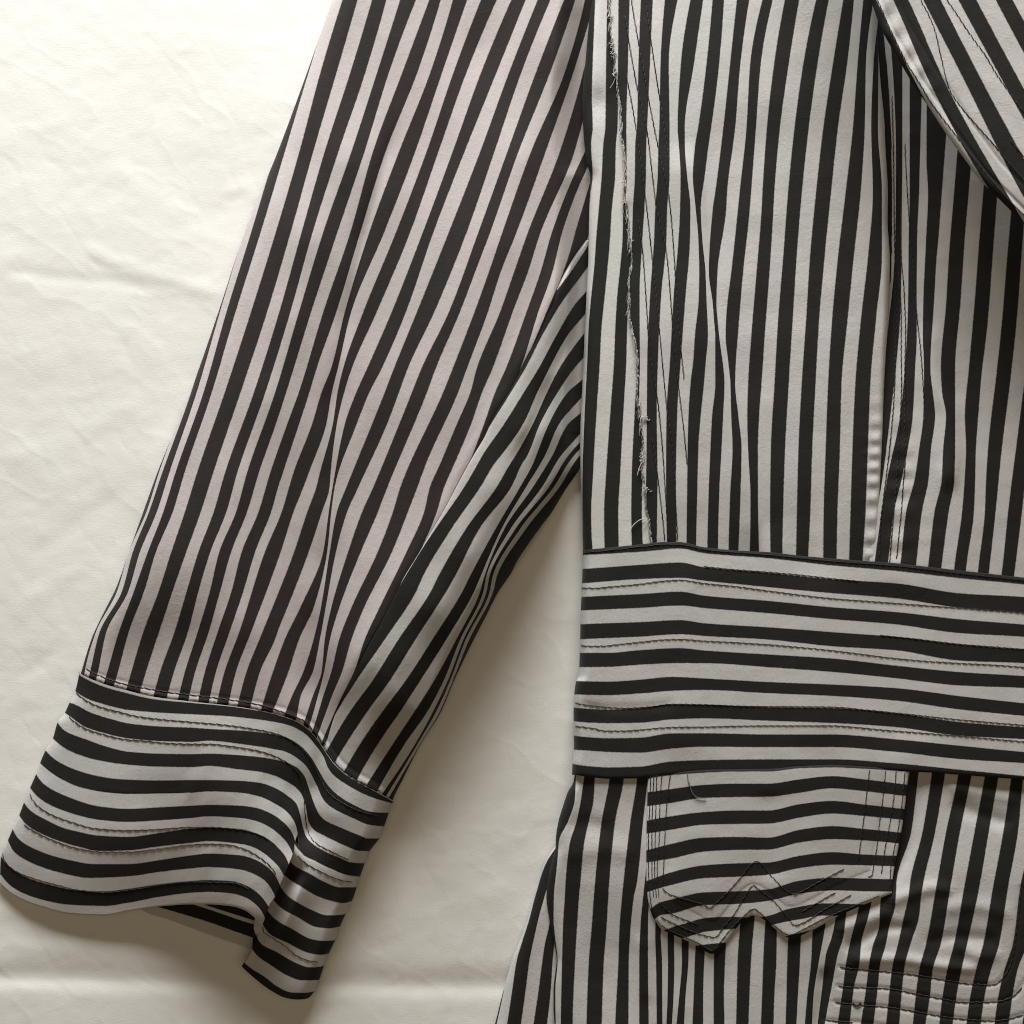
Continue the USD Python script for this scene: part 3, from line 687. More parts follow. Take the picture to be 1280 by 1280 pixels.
def zFront(x, y):
    z = zF0(x, np.maximum(y, -20))
    d, s, w = PLEAT(x, y)
    sd = d * s                      # negative on the right of the pleat in the picture
    z = z + w * np.where(sd > 0, 4.5 * np.exp(-(sd / 34) ** 2), 4.5 * np.exp(-(sd / 8) ** 2) - 0.8 * np.exp(-((sd + 14) / 12) ** 2))
    z = z + wrinkle(x, y, 34, 120, 1.3, 61, 2, 0.12) + wrinkle(x, y, 40, 36, 0.45, 62, 2) + wrinkle(x, y, 190, 60, 1.3, 63, 2)
    dp = np.maximum(princess(y) - x, 0)
    z = z + 0.9 * np.sin(y / 3.3 + 1.3 * np.sin(y / 23)) * np.exp(-((dp - 8) / 9) ** 2) * sm(470, 560, y)
    df = np.maximum(x - fray(y), 0)
    low = 22 + 8 * sm(350, 560, y)
    z = low + (z - low) * roll(dp + 0.2, 7 + 6 * (1 - sm(200, 450, y)))
    return z - 1.2 * np.exp(-df / 5)


def rag(y):
    y = np.asarray(y, float)
    return fray(y) + 1.3 * (meshkit.noise(np.stack([y / 5.0, y * 0, y * 0], -1), 3) - 0.5) + 1.5 * (meshkit.noise(np.stack([y / 17.0, y * 0, y * 0], -1), 5) - 0.5)


m, uv = row_panel(fE, rag, princess, -220, 705, zFront, ncol=200, rim=1.2, v0=5.0, reach=230)
pFront = obj('front_side_panel', m, STRIPE, J, uv=uv)

gE = {}


def addg(k, *yab):               # whites of the front piece: right edge of dark k, left edge of dark k+1
    for y, a, b in yab:
        gE.setdefault(2 * k + 1, []).append((y, a)); gE.setdefault(2 * k + 2, []).append((y, b))


addg(0, (0, 1100, 1108), (200, 1115, 1120), (300, 1115.4, 1119), (340, 1114.5, 1117), (400, 1106, 1111), (520, 1090, 1098), (720, 1060, 1075))
addg(1, (0, 1128, 1137), (200, 1128, 1137), (240, 1127.5, 1137), (300, 1127, 1135.8), (380, 1126, 1135), (460, 1120, 1131), (520, 1113, 1125), (600, 1103, 1108.5), (640, 1096, 1102), (720, 1082, 1091))
addg(2, (0, 1156, 1164), (200, 1150, 1158), (240, 1149, 1160), (300, 1146.5, 1157.5), (380, 1146, 1154), (420, 1146, 1153.5), (460, 1144, 1155), (520, 1141, 1154), (560, 1135, 1149), (600, 1127, 1143), (640, 1117.5, 1132.5), (700, 1110.6, 1126), (725, 1107, 1123))
addg(3, (0, 1196, 1212), (240, 1177.5, 1192.5), (300, 1173, 1187.5), (320, 1171, 1186), (380, 1167.5, 1182.5), (460, 1163, 1176), (490, 1166, 1177.5), (520, 1169, 1182.5), (560, 1164, 1179), (600, 1160.6, 1177), (640, 1152.5, 1168), (700, 1146, 1161), (725, 1143, 1158))
addg(4, (0, 1230, 1248), (240, 1211, 1229), (300, 1206, 1224), (380, 1200.6, 1218), (460, 1194, 1211), (520, 1194, 1206), (560, 1194, 1207.5), (600, 1193, 1205.6), (640, 1186, 1202.5), (700, 1178, 1194), (725, 1175, 1191))
addg(5, (0, 1266, 1285), (240, 1247, 1266), (320, 1241, 1259), (400, 1235, 1252.5), (480, 1226, 1244), (520, 1223, 1239), (560, 1220, 1235), (600, 1219, 1232.5), (640, 1217.5, 1231), (700, 1209, 1224), (725, 1206, 1221))
addg(6, (0, 1302, 1321), (240, 1283, 1302), (320, 1277, 1296), (400, 1271, 1289), (480, 1262.5, 1280), (560, 1252.5, 1270), (640, 1244.5, 1260), (700, 1238, 1254), (725, 1235, 1251))
addg(7, (0, 1336, 1356), (240, 1318, 1337), (400, 1306, 1324), (480, 1297, 1314), (560, 1286, 1303), (640, 1277.5, 1293), (725, 1267, 1283))
zG0 = heights([(1095, -30, 6), (1200, -30, 6), (1320, -30, 7), (1110, 150, 7), (1200, 150, 7), (1320, 150, 8), (1110, 300, 12), (1150, 300, 13), (1220, 300, 12), (1320, 300, 12),
               (1110, 450, 21), (1160, 450, 24), (1230, 450, 22), (1320, 450, 22), (1105, 580, 24), (1160, 580, 31), (1220, 580, 31), (1320, 580, 31), (1095, 700, 26), (1150, 700, 31), (1240, 710, 31), (1320, 720, 31)], 0.002)
PG = Line([(1160, 400), (1166, 450), (1172, 485), (1186, 520), (1190, 570), (1180, 620)], 30)


def zG(x, y):
    z = zG0(x, np.maximum(y, -30)) + 6.0 * sm(380, 560, y) * np.exp(-np.maximum(x - princess(y), 0) / 40) + ridge(PG, 4.5, 12)(x, y) + wrinkle(x, y, 34, 110, 1.0, 71, 2, 0.1) + wrinkle(x, y, 60, 28, 0.8, 72, 2)
    dp = np.maximum(x - princess(y), 0)
    return z + 0.8 * np.sin(y / 4.6 + np.sin(y / 19)) * np.exp(-((dp - 26) / 16) ** 2) * sm(480, 560, y)


m, uv = row_panel(gE, lambda y: princess(y) - 8, lambda y: 0 * y + 1345, -220, 735, zG, ncol=130, rim=1.0, v0=11.0, reach=230)
pG = obj('front_panel', m, STRIPE, J, uv=uv)

# ---- skirt of the jacket: back layer at the side, then the front
back_edge = yx([(705, 1040), (694.5, 1056.5), (681, 1079), (672, 1110), (669, 1120), (659, 1151), (650, 1176), (641, 1197.5), (635, 1217), (629, 1239), (619, 1279), (605, 1330)])
kE = {0: [(1040, 690), (1120, 655), (1200, 632), (1239, 625), (1279, 618.5), (1330, 605)], 1: [(1040, 692), (1120, 657), (1200, 635), (1239, 629.5), (1279, 621), (1330, 609)],
      2: [(1056, 698), (1080, 682), (1120, 669), (1151, 661), (1176, 653), (1200, 646), (1239, 640), (1279, 634), (1330, 626)],
      3: [(1056, 700), (1080, 693), (1120, 681), (1145, 674), (1180, 666), (1200, 662), (1239, 657), (1279, 651.5), (1330, 645)],
      4: [(1056, 705), (1080, 697), (1120, 684), (1150, 687), (1180, 681), (1200, 678), (1239, 673), (1279, 667), (1330, 660)],
      5: [(1056, 720), (1120, 700), (1180, 693), (1200, 691), (1239, 688.5), (1279, 684), (1330, 678)],
      6: [(1056, 735), (1120, 716), (1200, 706), (1279, 700), (1330, 694)]}
m, uv = row_panel(kE, back_edge, lambda y: 0 * y + 722, 1042, 1320,
                  lambda x, y: 1.0 + (9 + 3 * sm(640, 700, x) + 2 * np.exp(-((x - 662 + (y - 1150) * 0.2) / 12) ** 2) + wrinkle(x, y, 40, 80, 0.8, 81, 2)) * roll(np.maximum(x - back_edge(y), 0) + 0.2, 18), ncol=60, rim=0.8, v0=2)
obj('back_skirt', m, STRIPE, J, uv=uv)

skirt_left = yx([(719, 955), (717, 977), (710, 989.5), (703, 1010), (698, 1027), (695, 1046), (694.5, 1058), (690, 1075), (685, 1098), (683, 1120), (686, 1145), (690, 1165), (694, 1185), (696, 1200), (694, 1217), (692, 1237), (692, 1260), (693, 1280), (694, 1330)])
sE = {}


def adds(k, *yab):
    for y, a, b in yab:
        if a is not None: sE.setdefault(2 * k, []).append((y, a))
        if b is not None: sE.setdefault(2 * k + 1, []).append((y, b))


adds(0, (950, 714, 722), (972, 713, 720), (1000, 704, 718.5), (1027, 697, 710), (1050, 690, 699), (1080, 684, 696.5), (1120, 682, 692.5), (1150, 687, 692), (1180, 691, 694.8), (1200, 694, 697), (1240, 691, 694), (1280, 692, 694.5), (1330, 692, 694.5))
adds(1, (950, 733, 746), (972, 730, 743.6), (1000, 726, 742), (1027, 720.5, 736), (1056, 711.7, 730), (1105, 706.7, 725.5), (1120, 706, 724), (1150, 704, 722), (1200, 702.5, 719), (1280, 701, 716), (1330, 701, 716))
adds(2, (950, 764, 782), (976, 761.5, 779.6), (1027, 752, 769), (1105, 743.5, 761.5), (1120, 742.3, 760.5), (1165, 739, 758), (1200, 736, 755), (1280, 733, 752.3), (1330, 732, 751))
adds(3, (950, 798, 812), (976, 796, 809.6), (1027, 788, 804), (1105, 779, 796), (1120, 777.5, 792.5), (1165, 774, 788), (1200, 773, 786), (1280, 769, 785.6), (1330, 768, 785))
adds(4, (950, 824, 834), (1050, 812, 824), (1120, 804, 812), (1157, 800.6, 810), (1200, 799, 810), (1280, 799, 811), (1330, 799, 812))
adds(5, (950, 842, 850), (1050, 828, 836), (1170, 819, 826), (1200, 820, 827.5), (1280, 821, 828), (1330, 822, 829))
adds(6, (950, 858, 868), (1050, 844, 852), (1182, 834.5, 842.5), (1200, 835, 843), (1245, 834.4, 842), (1280, 833, 840), (1330, 831, 838))
adds(7, (950, 878, 888), (1050, 860, 869), (1182, 852, 861), (1200, 852.5, 860.6), (1245, 849, 857), (1280, 845.6, 855), (1330, 841, 851))
adds(8, (950, 898, 912), (1050, 880, 893), (1190, 869, 881), (1245, 867, 879), (1280, 865.6, 879), (1330, 864, 879))
adds(9, (950, 922, 938), (1050, 905, 920), (1190, 892.5, 907), (1245, 892, 905), (1280, 892, 905.6), (1330, 892, 906))
adds(10, (950, 952, 968), (1050, 938, 954), (1157, 925, 942.5), (1200, 922, 939), (1280, 920, 935.6), (1330, 918, 934))
adds(11, (950, 984, 1000), (1050, 970, 986), (1157, 956.3, 971.3), (1200, 954, 970.6), (1245, 952.5, 968), (1280, 951, 967), (1330, 949, 966))
adds(12, (950, 1016, 1032), (1050, 1000, 1015), (1176, 985, 1001), (1200, 984, 1000), (1245, 983, 997.5), (1280, 982, 995.6), (1330, 981, 994))
adds(13, (950, 1046, 1060), (1050, 1030, 1045), (1164, 1015.6, 1030.6), (1200, 1014, 1024), (1245, 1009, 1017), (1280, 1006, 1015), (1330, 1002, 1012))
adds(14, (950, 1076, 1090), (1050, 1060, 1074), (1145, 1045, 1057.5), (1170, 1040, 1054.5), (1195, 1032, 1047), (1232, 1028, 1040), (1280, 1022, 1031), (1330, 1017, 1024))
adds(15, (950, 1106, 1120), (1050, 1090, 1104), (1145, 1071, 1085.6), (1176, 1063, 1077), (1207, 1057, 1074), (1232, 1054, 1068), (1280, 1047, 1062), (1330, 1041, 1056))
adds(16, (950, 1139, 1150), (972, 1135.6, 1147.5), (1040, 1123, 1139), (1100, 1106, 1121), (1132, 1100, 1119), (1157, 1099, 1112), (1182, 1091, 1107), (1207, 1086, 1100), (1232, 1083, 1097.5), (1280, 1076, 1092), (1330, 1069, 1086))
adds(17, (950, 1167, 1184), (972, 1164, 1180.6), (1040, 1153, 1169), (1100, 1138, 1155), (1120, 1135.6, 1151.5), (1145, 1130, 1149), (1182, 1122, 1137.5), (1207, 1115.6, 1131), (1232, 1112.5, 1128), (1280, 1107.5, 1124), (1330, 1101, 1118))
adds(18, (950, 1200, 1218), (972, 1197, 1214), (1040, 1182.5, 1200), (1110, 1170, 1188), (1180, 1157.5, 1176), (1212, 1149, 1166), (1250, 1144, 1162), (1280, 1141, 1157), (1330, 1136, 1152))
adds(19, (950, 1234, 1252), (972, 1230.6, 1248), (1040, 1218, 1236), (1110, 1205, 1224), (1180, 1192.5, 1209), (1212, 1184, 1202), (1250, 1177.5, 1195), (1280, 1174, 1191), (1330, 1168, 1186))
adds(20, (950, 1267, 1282), (972, 1264, 1279), (1040, 1254, 1272.5), (1110, 1241, 1260), (1180, 1229, 1249), (1212, 1220, 1239), (1250, 1212, 1230), (1280, 1208, 1226), (1330, 1202, 1221))
adds(21, (950, 1300, 1316), (972, 1297, 1313), (1040, 1290, 1308), (1110, 1275, 1294), (1180, 1266, 1284), (1212, 1255.6, 1272), (1250, 1247, 1265), (1280, 1243, 1261), (1330, 1237, 1256))
adds(22, (950, 1333, 1350), (1040, 1325, 1343), (1110, 1310, 1329), (1180, 1301, 1320), (1212, 1290, 1308), (1250, 1282, 1300), (1280, 1278, 1296), (1330, 1271, 1290))
hem_rows = [
    [(1050, 1209), (1057, 1210), (1111, 1215), (1145, 1219), (1181, 1225), (1214, 1230), (1240.6, 1231), (1252, 1224), (1265, 1199), (1271, 1160), (1276, 1110)],
    [(1048, 1233), (1055, 1233.5), (1111, 1236), (1143, 1242), (1175, 1248), (1205, 1253), (1246, 1252), (1265, 1246), (1280, 1229), (1300, 1190)],
    [(1044, 1253), (1074, 1256), (1109, 1259), (1143, 1264), (1175, 1270), (1205, 1274), (1242, 1276), (1280, 1268), (1310, 1255)],
    [(1030, 1274), (1040, 1276), (1074, 1278), (1110, 1283), (1150, 1290), (1205, 1296), (1300, 1292)]]
HEM = [Line(h) for h in hem_rows]
zS0 = heights([(715, 965, 29), (695, 1060, 27), (690, 1120, 24), (700, 1200, 24), (700, 1300, 24), (760, 965, 33), (760, 1100, 33), (750, 1300, 31), (810, 1000, 31), (805, 1160, 30), (790, 1300, 31),
               (835, 1200, 26), (830, 1300, 26), (880, 1000, 31), (880, 1200, 29), (880, 1300, 31), (960, 1000, 32), (960, 1200, 31), (960, 1300, 32), (1010, 1250, 30), (1025, 1180, 32), (1050, 1000, 32), (1060, 1150, 31),
               (1130, 980, 31), (1130, 1060, 29), (1150, 1120, 35), (1200, 1000, 29), (1220, 1080, 34), (1230, 1180, 34), (1310, 1000, 29), (1320, 1200, 33), (1100, 1250, 32), (1200, 1270, 33), (1320, 1320, 33)], 0.002)
SF = [(Line([(1150, 965), (1140, 1020), (1128, 1075), (1100, 1105)], 20), -3.2, 12), (Line([(1105, 1130), (1140, 1117), (1165, 1110), (1195, 1118)], 16), 3.0, 9),
      (Line([(1050, 1190), (1075, 1177), (1110, 1160), (1150, 1160)], 20), -3.0, 8), (Line([(1040, 1165), (1075, 1153), (1120, 1135)], 16), 2.6, 9),
      (Line([(1030, 1205), (1028, 1240), (1018, 1300)], 20), -3.5, 8), (Line([(1055, 1200), (1120, 1199), (1180, 1208), (1230, 1212)], 20), 3.2, 8),
      (Line([(1150, 1180), (1200, 1172), (1255, 1178)], 20), -2.2, 9), (Line([(1185, 1000), (1215, 1015), (1270, 1030)], 18), -3.0, 10), (Line([(1180, 980), (1230, 992), (1280, 1000)], 18), 2.0, 9),
      (Line([(1170, 1140), (1210, 1132), (1270, 1150)], 20), 2.0, 10), (Line([(1190, 1170), (1225, 1195), (1262, 1190)], 20), 2.2, 9), (Line([(800, 1165), (803, 1190), (806, 1260)], 20), 2.0, 9),
      (Line([(700, 1040), (730, 1030), (770, 1045)], 20), -2.0, 12), (Line([(700, 1075), (760, 1062), (800, 1075)], 20), 1.8, 13)]


def zSk(x, y):
    z = zS0(x, y) + wrinkle(x, y, 36, 120, 1.1, 91, 2, 0.1) + wrinkle(x, y, 50, 34, 0.7, 92, 2)
    for l, a, w in SF:
        z = z + ridge(l, a, w)(x, y)
    for l in HEM:
        z = z + ridge(l, -1.1, 3.0)(x, y)
    low = 11 + 6 * sm(1100, 1200, y)
    return low + (z - low) * roll(np.maximum(x - skirt_left(y), 0) + 0.2, 14)


m, uv = row_panel(sE, skirt_left, lambda y: 0 * y + 1345, 945, 1335, zSk, ncol=300, rim=1.2, v0=8.0)
pS = obj('front_skirt', m, STRIPE, J, uv=uv)

# ---- pocket flap-shaped patch pocket, pointed at the lower edge
pkE = {}


def addp(k, *xab):
    for x, a, b in xab:
        if a is not None: pkE.setdefault(2 * k, []).append((x, a))
        if b is not None: pkE.setdefault(2 * k + 1, []).append((x, b))


addp(0, (800, 958, 975.5), (840, 951, 969), (880, 950, 966), (920, 949, 964.5), (960, 949, 964.5), (1000, 946, 960.5), (1040, 946, 959.5), (1080, 948, 961), (1120, 952, 963.5), (1145, 955, 966))
addp(1, (815, 989.5, 1007), (840, 986, 1003.5), (880, 981, 997.5), (920, 979.5, 996.4), (960, 979.5, 996), (1000, 974, 991), (1040, 970, 985.5), (1080, 974, 989), (1120, 979, 993.6))
addp(2, (815, 1024.5, 1041), (840, 1020, 1037), (880, 1015, 1031), (920, 1013, 1030), (960, 1013, 1029.5), (1000, 1005, 1022), (1040, 1001, 1017), (1080, 1005.5, 1020), (1120, 1010, 1024))
addp(3, (815, 1061, 1077), (840, 1054.5, 1073), (880, 1047, 1064.6), (920, 1046, 1062.5), (960, 1047, 1062), (1000, 1037, 1053), (1040, 1032.5, 1049), (1080, 1036, 1050.5), (1120, 1040, 1054))
addp(4, (815, 1099, 1113), (840, 1090, 1106), (880, 1081.5, 1097.7), (920, 1079, 1096), (960, 1078, 1093.5), (1000, 1069.5, 1085), (1040, 1065, 1081), (1080, 1068, 1081.5), (1120, 1069.5, 1083))
addp(5, (815, 1135, 1152), (825, 1128, 1144), (840, 1124, 1142), (880, 1115.3, 1131.5), (920, 1114, 1130), (960, 1111.5, 1126), (1000, 1100.5, 1117), (1040, 1097, 1113), (1080, 1098, 1114), (1120, 1099, 1114.5))
addp(6, (825, 1165, 1182), (840, 1159, 1176), (860, 1153, 1171), (880, 1147.5, 1165), (900, 1146, 1162.5), (920, 1146, 1161), (945, 1147, 1162), (965, 1143.6, 1156), (980, 1137.6, 1152.5), (1000, 1133, 1149), (1030, 1129, 1144.5), (1070, 1130, 1145), (1120, 1133, 1147))
addp(7, (840, 1192, 1208), (870, 1182, 1198), (890, 1179.5, 1194), (920, 1177, 1192), (965, 1174, 1188), (985, 1169.5, 1184), (1030, 1161, 1176), (1120, 1165, 1178))
pk_left = yx([(811, 955), (810, 975), (809, 1010), (808, 1060), (808, 1100), (810, 1125), (814, 1139), (820, 1152)])
pk_right = yx([(1137, 955), (1136, 964), (1131, 1010), (1126.6, 1040), (1121, 1070), (1116, 1099), (1115, 1117)])
pk_bottom = curve([(806, 1130), (810, 1137), (814, 1143), (820, 1152), (826, 1161), (836, 1166), (850, 1172), (870, 1181.5), (890.5, 1192.5), (893, 1192), (907, 1178), (919, 1162), (931, 1149), (941, 1144.5), (948, 1146), (957, 1151), (970, 1162), (985, 1172), (989.5, 1172.5),
                   (1014.5, 1163), (1044, 1147), (1071, 1134.5), (1114, 1117), (1140, 1106)])


w_bot = curve([(700, 968), (715, 968.5), (740, 971.5), (760, 973.5), (800, 973), (830, 969.5), (860, 966.5), (920, 964.5), (960, 964.5), (1000, 961), (1040, 959.5), (1080, 961), (1120, 963.5), (1160, 965.5), (1200, 968.5), (1240, 971.5), (1280, 974.5), (1345, 980)])


def zPk(x, y):
    d = np.minimum(np.minimum(np.maximum(x - pk_left(y), 0), np.maximum(pk_right(y) - x, 0)), np.maximum(pk_bottom(x) - y, 0) * 0.75)
    z = zS0(x, y) + 1.6 + 2.4 * roll(d + 0.3, 6) + 2.2 * roll(np.maximum(d - 30, 0), 60)
    z = z + wrinkle(x, y, 70, 40, 0.9, 95, 2) + ridge(Line([(842, 990), (838, 1050), (836, 1100)], 20), -1.2, 10)(x, y) + ridge(Line([(960, 985), (962, 1050), (966, 1105)], 20), -1.5, 16)(x, y)
    return z - 7 * (1 - sm(-7, -1, y - w_bot(x)))


ncp, nrp = 180, 150
tt = np.linspace(0, 1, ncp)
Xp = np.zeros((nrp, ncp)); Yp = np.zeros((nrp, ncp))
x_of = 808 + (1137 - 808) * tt
top = 955.0
for it in range(nrp):
    f = it / (nrp - 1)
    yy = top + (pk_bottom(x_of) - top) * f
    for _ in range(3):
        a, b = pk_left(np.minimum(yy, 1152)), pk_right(np.minimum(yy, 1117))
        xx = a + (b - a) * tt
        yy = top + (pk_bottom(xx) - top) * f
    Xp[it], Yp[it] = xx, yy
pf = {e: curve(p) for e, p in pkE.items()}
pes = sorted(pf)
PT = np.stack([pf[e](Xp.ravel()) for e in pes], 0)
PT = np.maximum.accumulate(PT + 0.01 * np.arange(len(pes))[:, None], 0)
Up = np.array([np.interp(yv, PT[:, i], np.array(pes) / 2) for i, yv in enumerate(Yp.ravel())]).reshape(Xp.shape)
m, uv = grid_mesh(Xp, Yp, zPk(Xp, Yp), Up, Xp / 34 + 4, rim=3.0)
pP = obj('pocket', m, STRIPE, J, uv=uv)

# ---- waistband
wE = {}


def addw(k, *xab):
    for x, a, b in xab:
        if a is not None: wE.setdefault(2 * k, []).append((x, a))
        if b is not None: wE.setdefault(2 * k + 1, []).append((x, b))


addw(0, (715, 674, 695), (730, 672, 694), (800, 665, 690), (850, 662, 686), (880, 670, 691.5), (960, 676, 698), (1040, 685, 707), (1120, 692, 714), (1200, 700, 723), (1280, 709, 730.6), (1340, 716, 736))
addw(1, (715, 712, 730), (730, 711, 729), (800, 706, 724), (850, 703, 722.5), (880, 709, 726), (960, 716, 734), (1040, 724, 741.5), (1120, 729, 748), (1200, 741.6, 760), (1280, 746, 766.6), (1340, 752, 772))
addw(2, (715, 747, 764), (730, 746, 763), (800, 742.5, 760), (850, 739.5, 757), (880, 744.5, 760), (960, 751, 766.5), (1040, 759, 774), (1120, 765, 780.6), (1200, 774, 791.6), (1280, 780.6, 796), (1340, 786, 801))
addw(3, (715, 781, 800), (730, 780, 799), (800, 777.5, 796), (850, 775, 793), (880, 779, 795), (960, 784, 799.5), (1040, 790, 808), (1120, 796, 813), (1200, 805.6, 826), (1280, 812, 829), (1340, 817, 834))
addw(4, (715, 816, 834), (730, 816, 834), (760, 816, 833.7), (800, 812.5, 831), (850, 810, 829), (880, 813, 829), (960, 818, 834), (1040, 823, 840), (1120, 832, 848), (1200, 840, 857), (1280, 845, 860), (1340, 850, 865))
addw(5, (715, 851, 868), (730, 851.5, 868.5), (760, 852, 869), (800, 849.5, 867), (840, 846, 863.6), (880, 848, 862.5), (960, 852.5, 866.5), (1040, 855.6, 870), (1120, 860, 876), (1200, 870, 887), (1280, 879, 895), (1340, 885, 901))
addw(6, (715, 884, 901), (730, 885.5, 903), (760, 887, 904), (800, 885, 903.5), (840, 880.5, 899.5), (880, 881, 898), (960, 884, 901), (1040, 885, 904), (1120, 891.6, 909), (1200, 902.5, 920), (1280, 909, 924), (1340, 914, 929))
addw(7, (715, 919, 937), (730, 921, 938), (760, 922.7, 940), (800, 922, 941), (840, 916.5, 936), (880, 916.5, 933.5), (960, 918, 934), (1040, 918, 934), (1120, 924, 940), (1200, 932, 949), (1280, 940, 954), (1340, 945, 959))
addw(8, (715, 954.5, 975), (730, 957, 980), (760, 959, 982), (800, 958, 982), (840, 951.5, 976), (880, 950, 972), (960, 949, 970), (1040, 949, 968), (1120, 954, 972), (1200, 962, 978), (1280, 970, 986), (1340, 976, 992))
w_top = curve([(700, 688.5), (722, 688), (740, 686.5), (770, 683.5), (800, 680.5), (830, 677.5), (850, 677.5), (880, 684), (920, 688), (960, 690), (1000, 694.5), (1040, 698), (1080, 701), (1120, 704), (1160, 708.5), (1200, 713), (1240, 717.5), (1280, 722), (1345, 729)])
w_left = yx([(729, 670), (728.5, 700), (727, 740), (725.5, 780), (724.6, 820), (723, 845), (719.7, 853), (717, 883), (717, 907), (717.6, 932), (715.5, 955), (715, 975)])
WR = [(Line([(720, 880), (760, 886), (800, 885), (850, 878)], 20), -1.0, 6), (Line([(740, 700), (745, 800), (738, 900)], 40), 1.6, 16), (Line([(850, 690), (846, 780), (852, 880), (845, 960)], 40), 2.0, 30),
      (Line([(1010, 700), (1030, 800), (1020, 950)], 40), 1.8, 34), (Line([(1130, 720), (1120, 850), (1140, 950)], 40), -1.8, 40)]


def zW(x, y):
    z = 36.5 + wrinkle(x, y, 120, 60, 1.3, 101, 2) + wrinkle(x, y, 26, 40, 0.55, 102, 2)
    for l, a, w in WR:
        z = z + ridge(l, a, w)(x, y)
    for yl in (w_top, w_bot):
        z = z - 1.6 * (1 - roll(np.abs(y - yl(x)) + 0.3, 5))
    low = 6.0
    return low + (z - low) * roll(np.maximum(x - w_left(y), 0) + 0.2, 13)


xs = np.r_[np.linspace(0, 1, 330)]
nr = 150
ty = np.linspace(0, 1, nr)
Xw = np.zeros((nr, 330)); Yw = np.zeros((nr, 330))
for i, f in enumerate(ty):
    xx = 720 + (1345 - 720) * xs
    for _ in range(3):
        yy = w_top(xx) + (w_bot(xx) - w_top(xx)) * f
        a = w_left(yy)
        xx = a + (1345 - a) * xs
    Xw[i], Yw[i] = xx, yy
wf = {e: curve(p) for e, p in wE.items()}
wes = sorted(wf)
PT = np.stack([wf[e](Xw.ravel()) for e in wes], 0)
Uw = np.array([np.interp(yv, PT[:, i], np.array(wes) / 2) for i, yv in enumerate(Yw.ravel())]).reshape(Xw.shape)
m, uv = grid_mesh(Xw, Yw, zW(Xw, Yw), Uw, Xw / 34 + 7, rim=3.0)
pW = obj('waistband', m, STRIPE, J, uv=uv)

# ---- lapel standing off the front
lE = {}


def addl(k, *yab):
    for y, a, b in yab:
        lE.setdefault(2 * k, []).append((y, a)); lE.setdefault(2 * k + 1, []).append((y, b))


addl(0, (-60, 1052, 1063), (0, 1083, 1095.6), (64, 1112, 1125), (100, 1130, 1143), (200, 1182, 1197), (300, 1238, 1254))
addl(1, (-60, 1086, 1103), (0, 1116.5, 1135.5), (100, 1160.5, 1180), (165, 1194, 1214), (200, 1213.5, 1234), (240, 1238, 1257.5), (280, 1262, 1281), (330, 1292, 1311))
addl(2, (-60, 1124, 1146), (0, 1154, 1176), (100, 1205, 1227), (200, 1254.5, 1281), (300, 1310, 1337))
addl(3, (-60, 1167, 1189), (0, 1198, 1220.6), (100, 1252.5, 1274), (200, 1308, 1330), (300, 1364, 1386))
addl(4, (-60, 1213, 1234), (0, 1244.5, 1266), (100, 1298, 1320), (200, 1354, 1376), (300, 1410, 1432))
lap_pts = [(985, -340), (1003, -230), (1032, -120), (1063, -45), (1088, 0), (1100, 33), (1124, 76), (1141, 105), (1161, 134), (1181.6, 165.6), (1205, 198), (1226, 226), (1245, 245), (1264, 264), (1280, 280), (1320, 322), (1345, 350)]
lap = yx(lap_pts)
LAP = Line(lap_pts)


def zL(x, y):
    d, s, w = LAP(x, y)
    z = 140 + 4 * (1 - np.exp(-d / 90)) + wrinkle(x, y, 60, 30, 1.2, 111, 2, 0.9) - 10 * sm(230, 340, y)
    z = z + 0.8 * np.sin((x + y) / 6.5) * np.exp(-((d - 16) / 12) ** 2) * (1 - sm(70, 150, y))
    z = z - 1.2 * np.exp(-((d - 13) / 2.5) ** 2) - 0.9 * np.exp(-((d - 34) / 2.5) ** 2)
    return z - 9 * (1 - roll(d + 0.2, 9))


m, uv = row_panel(lE, lap, lambda y: np.maximum(lap(y) + 4, 0 * y + 1352), -330, 345, zL, ncol=130, rim=5.0, v0=14, reach=300)
pL = obj('lapel', m, STRIPE, J, uv=uv)


# ------------------------------------------------------------------ stitching, raw edge, loose threads
def tube(pts, r, sides=5, squash=1.0):
    """Round thread through points given in metres."""
    p = np.asarray(pts, float)
    t = np.gradient(p, axis=0)
    t /= np.maximum(np.linalg.norm(t, axis=1, keepdims=True), 1e-12)
    a = np.cross(t, [0, 0, 1.0]); n = np.linalg.norm(a, axis=1, keepdims=True)
    a = np.where(n < 1e-9, [1.0, 0, 0], a / np.maximum(n, 1e-12))
    b = np.cross(a, t)
    r = np.broadcast_to(np.asarray(r, float), len(p))
    ang = np.linspace(0, 2 * np.pi, sides, endpoint=False)
    v = p[:, None] + r[:, None, None] * (np.cos(ang)[None, :, None] * a[:, None] + squash * np.sin(ang)[None, :, None] * b[:, None])
    m = len(p)
    i = np.arange(m * sides).reshape(m, sides)
    q = np.roll(i, -1, 1)
    f = np.concatenate([np.stack([i[:-1], q[:-1], q[1:]], -1).reshape(-1, 3), np.stack([i[:-1], q[1:], i[1:]], -1).reshape(-1, 3)])
    return v.reshape(-1, 3), f


def merge(tubes):
    vs, fs, k = [], [], 0
    for v, f in tubes:
        vs.append(v); fs.append(f + k); k += len(v)
    return np.concatenate(vs), np.concatenate(fs)


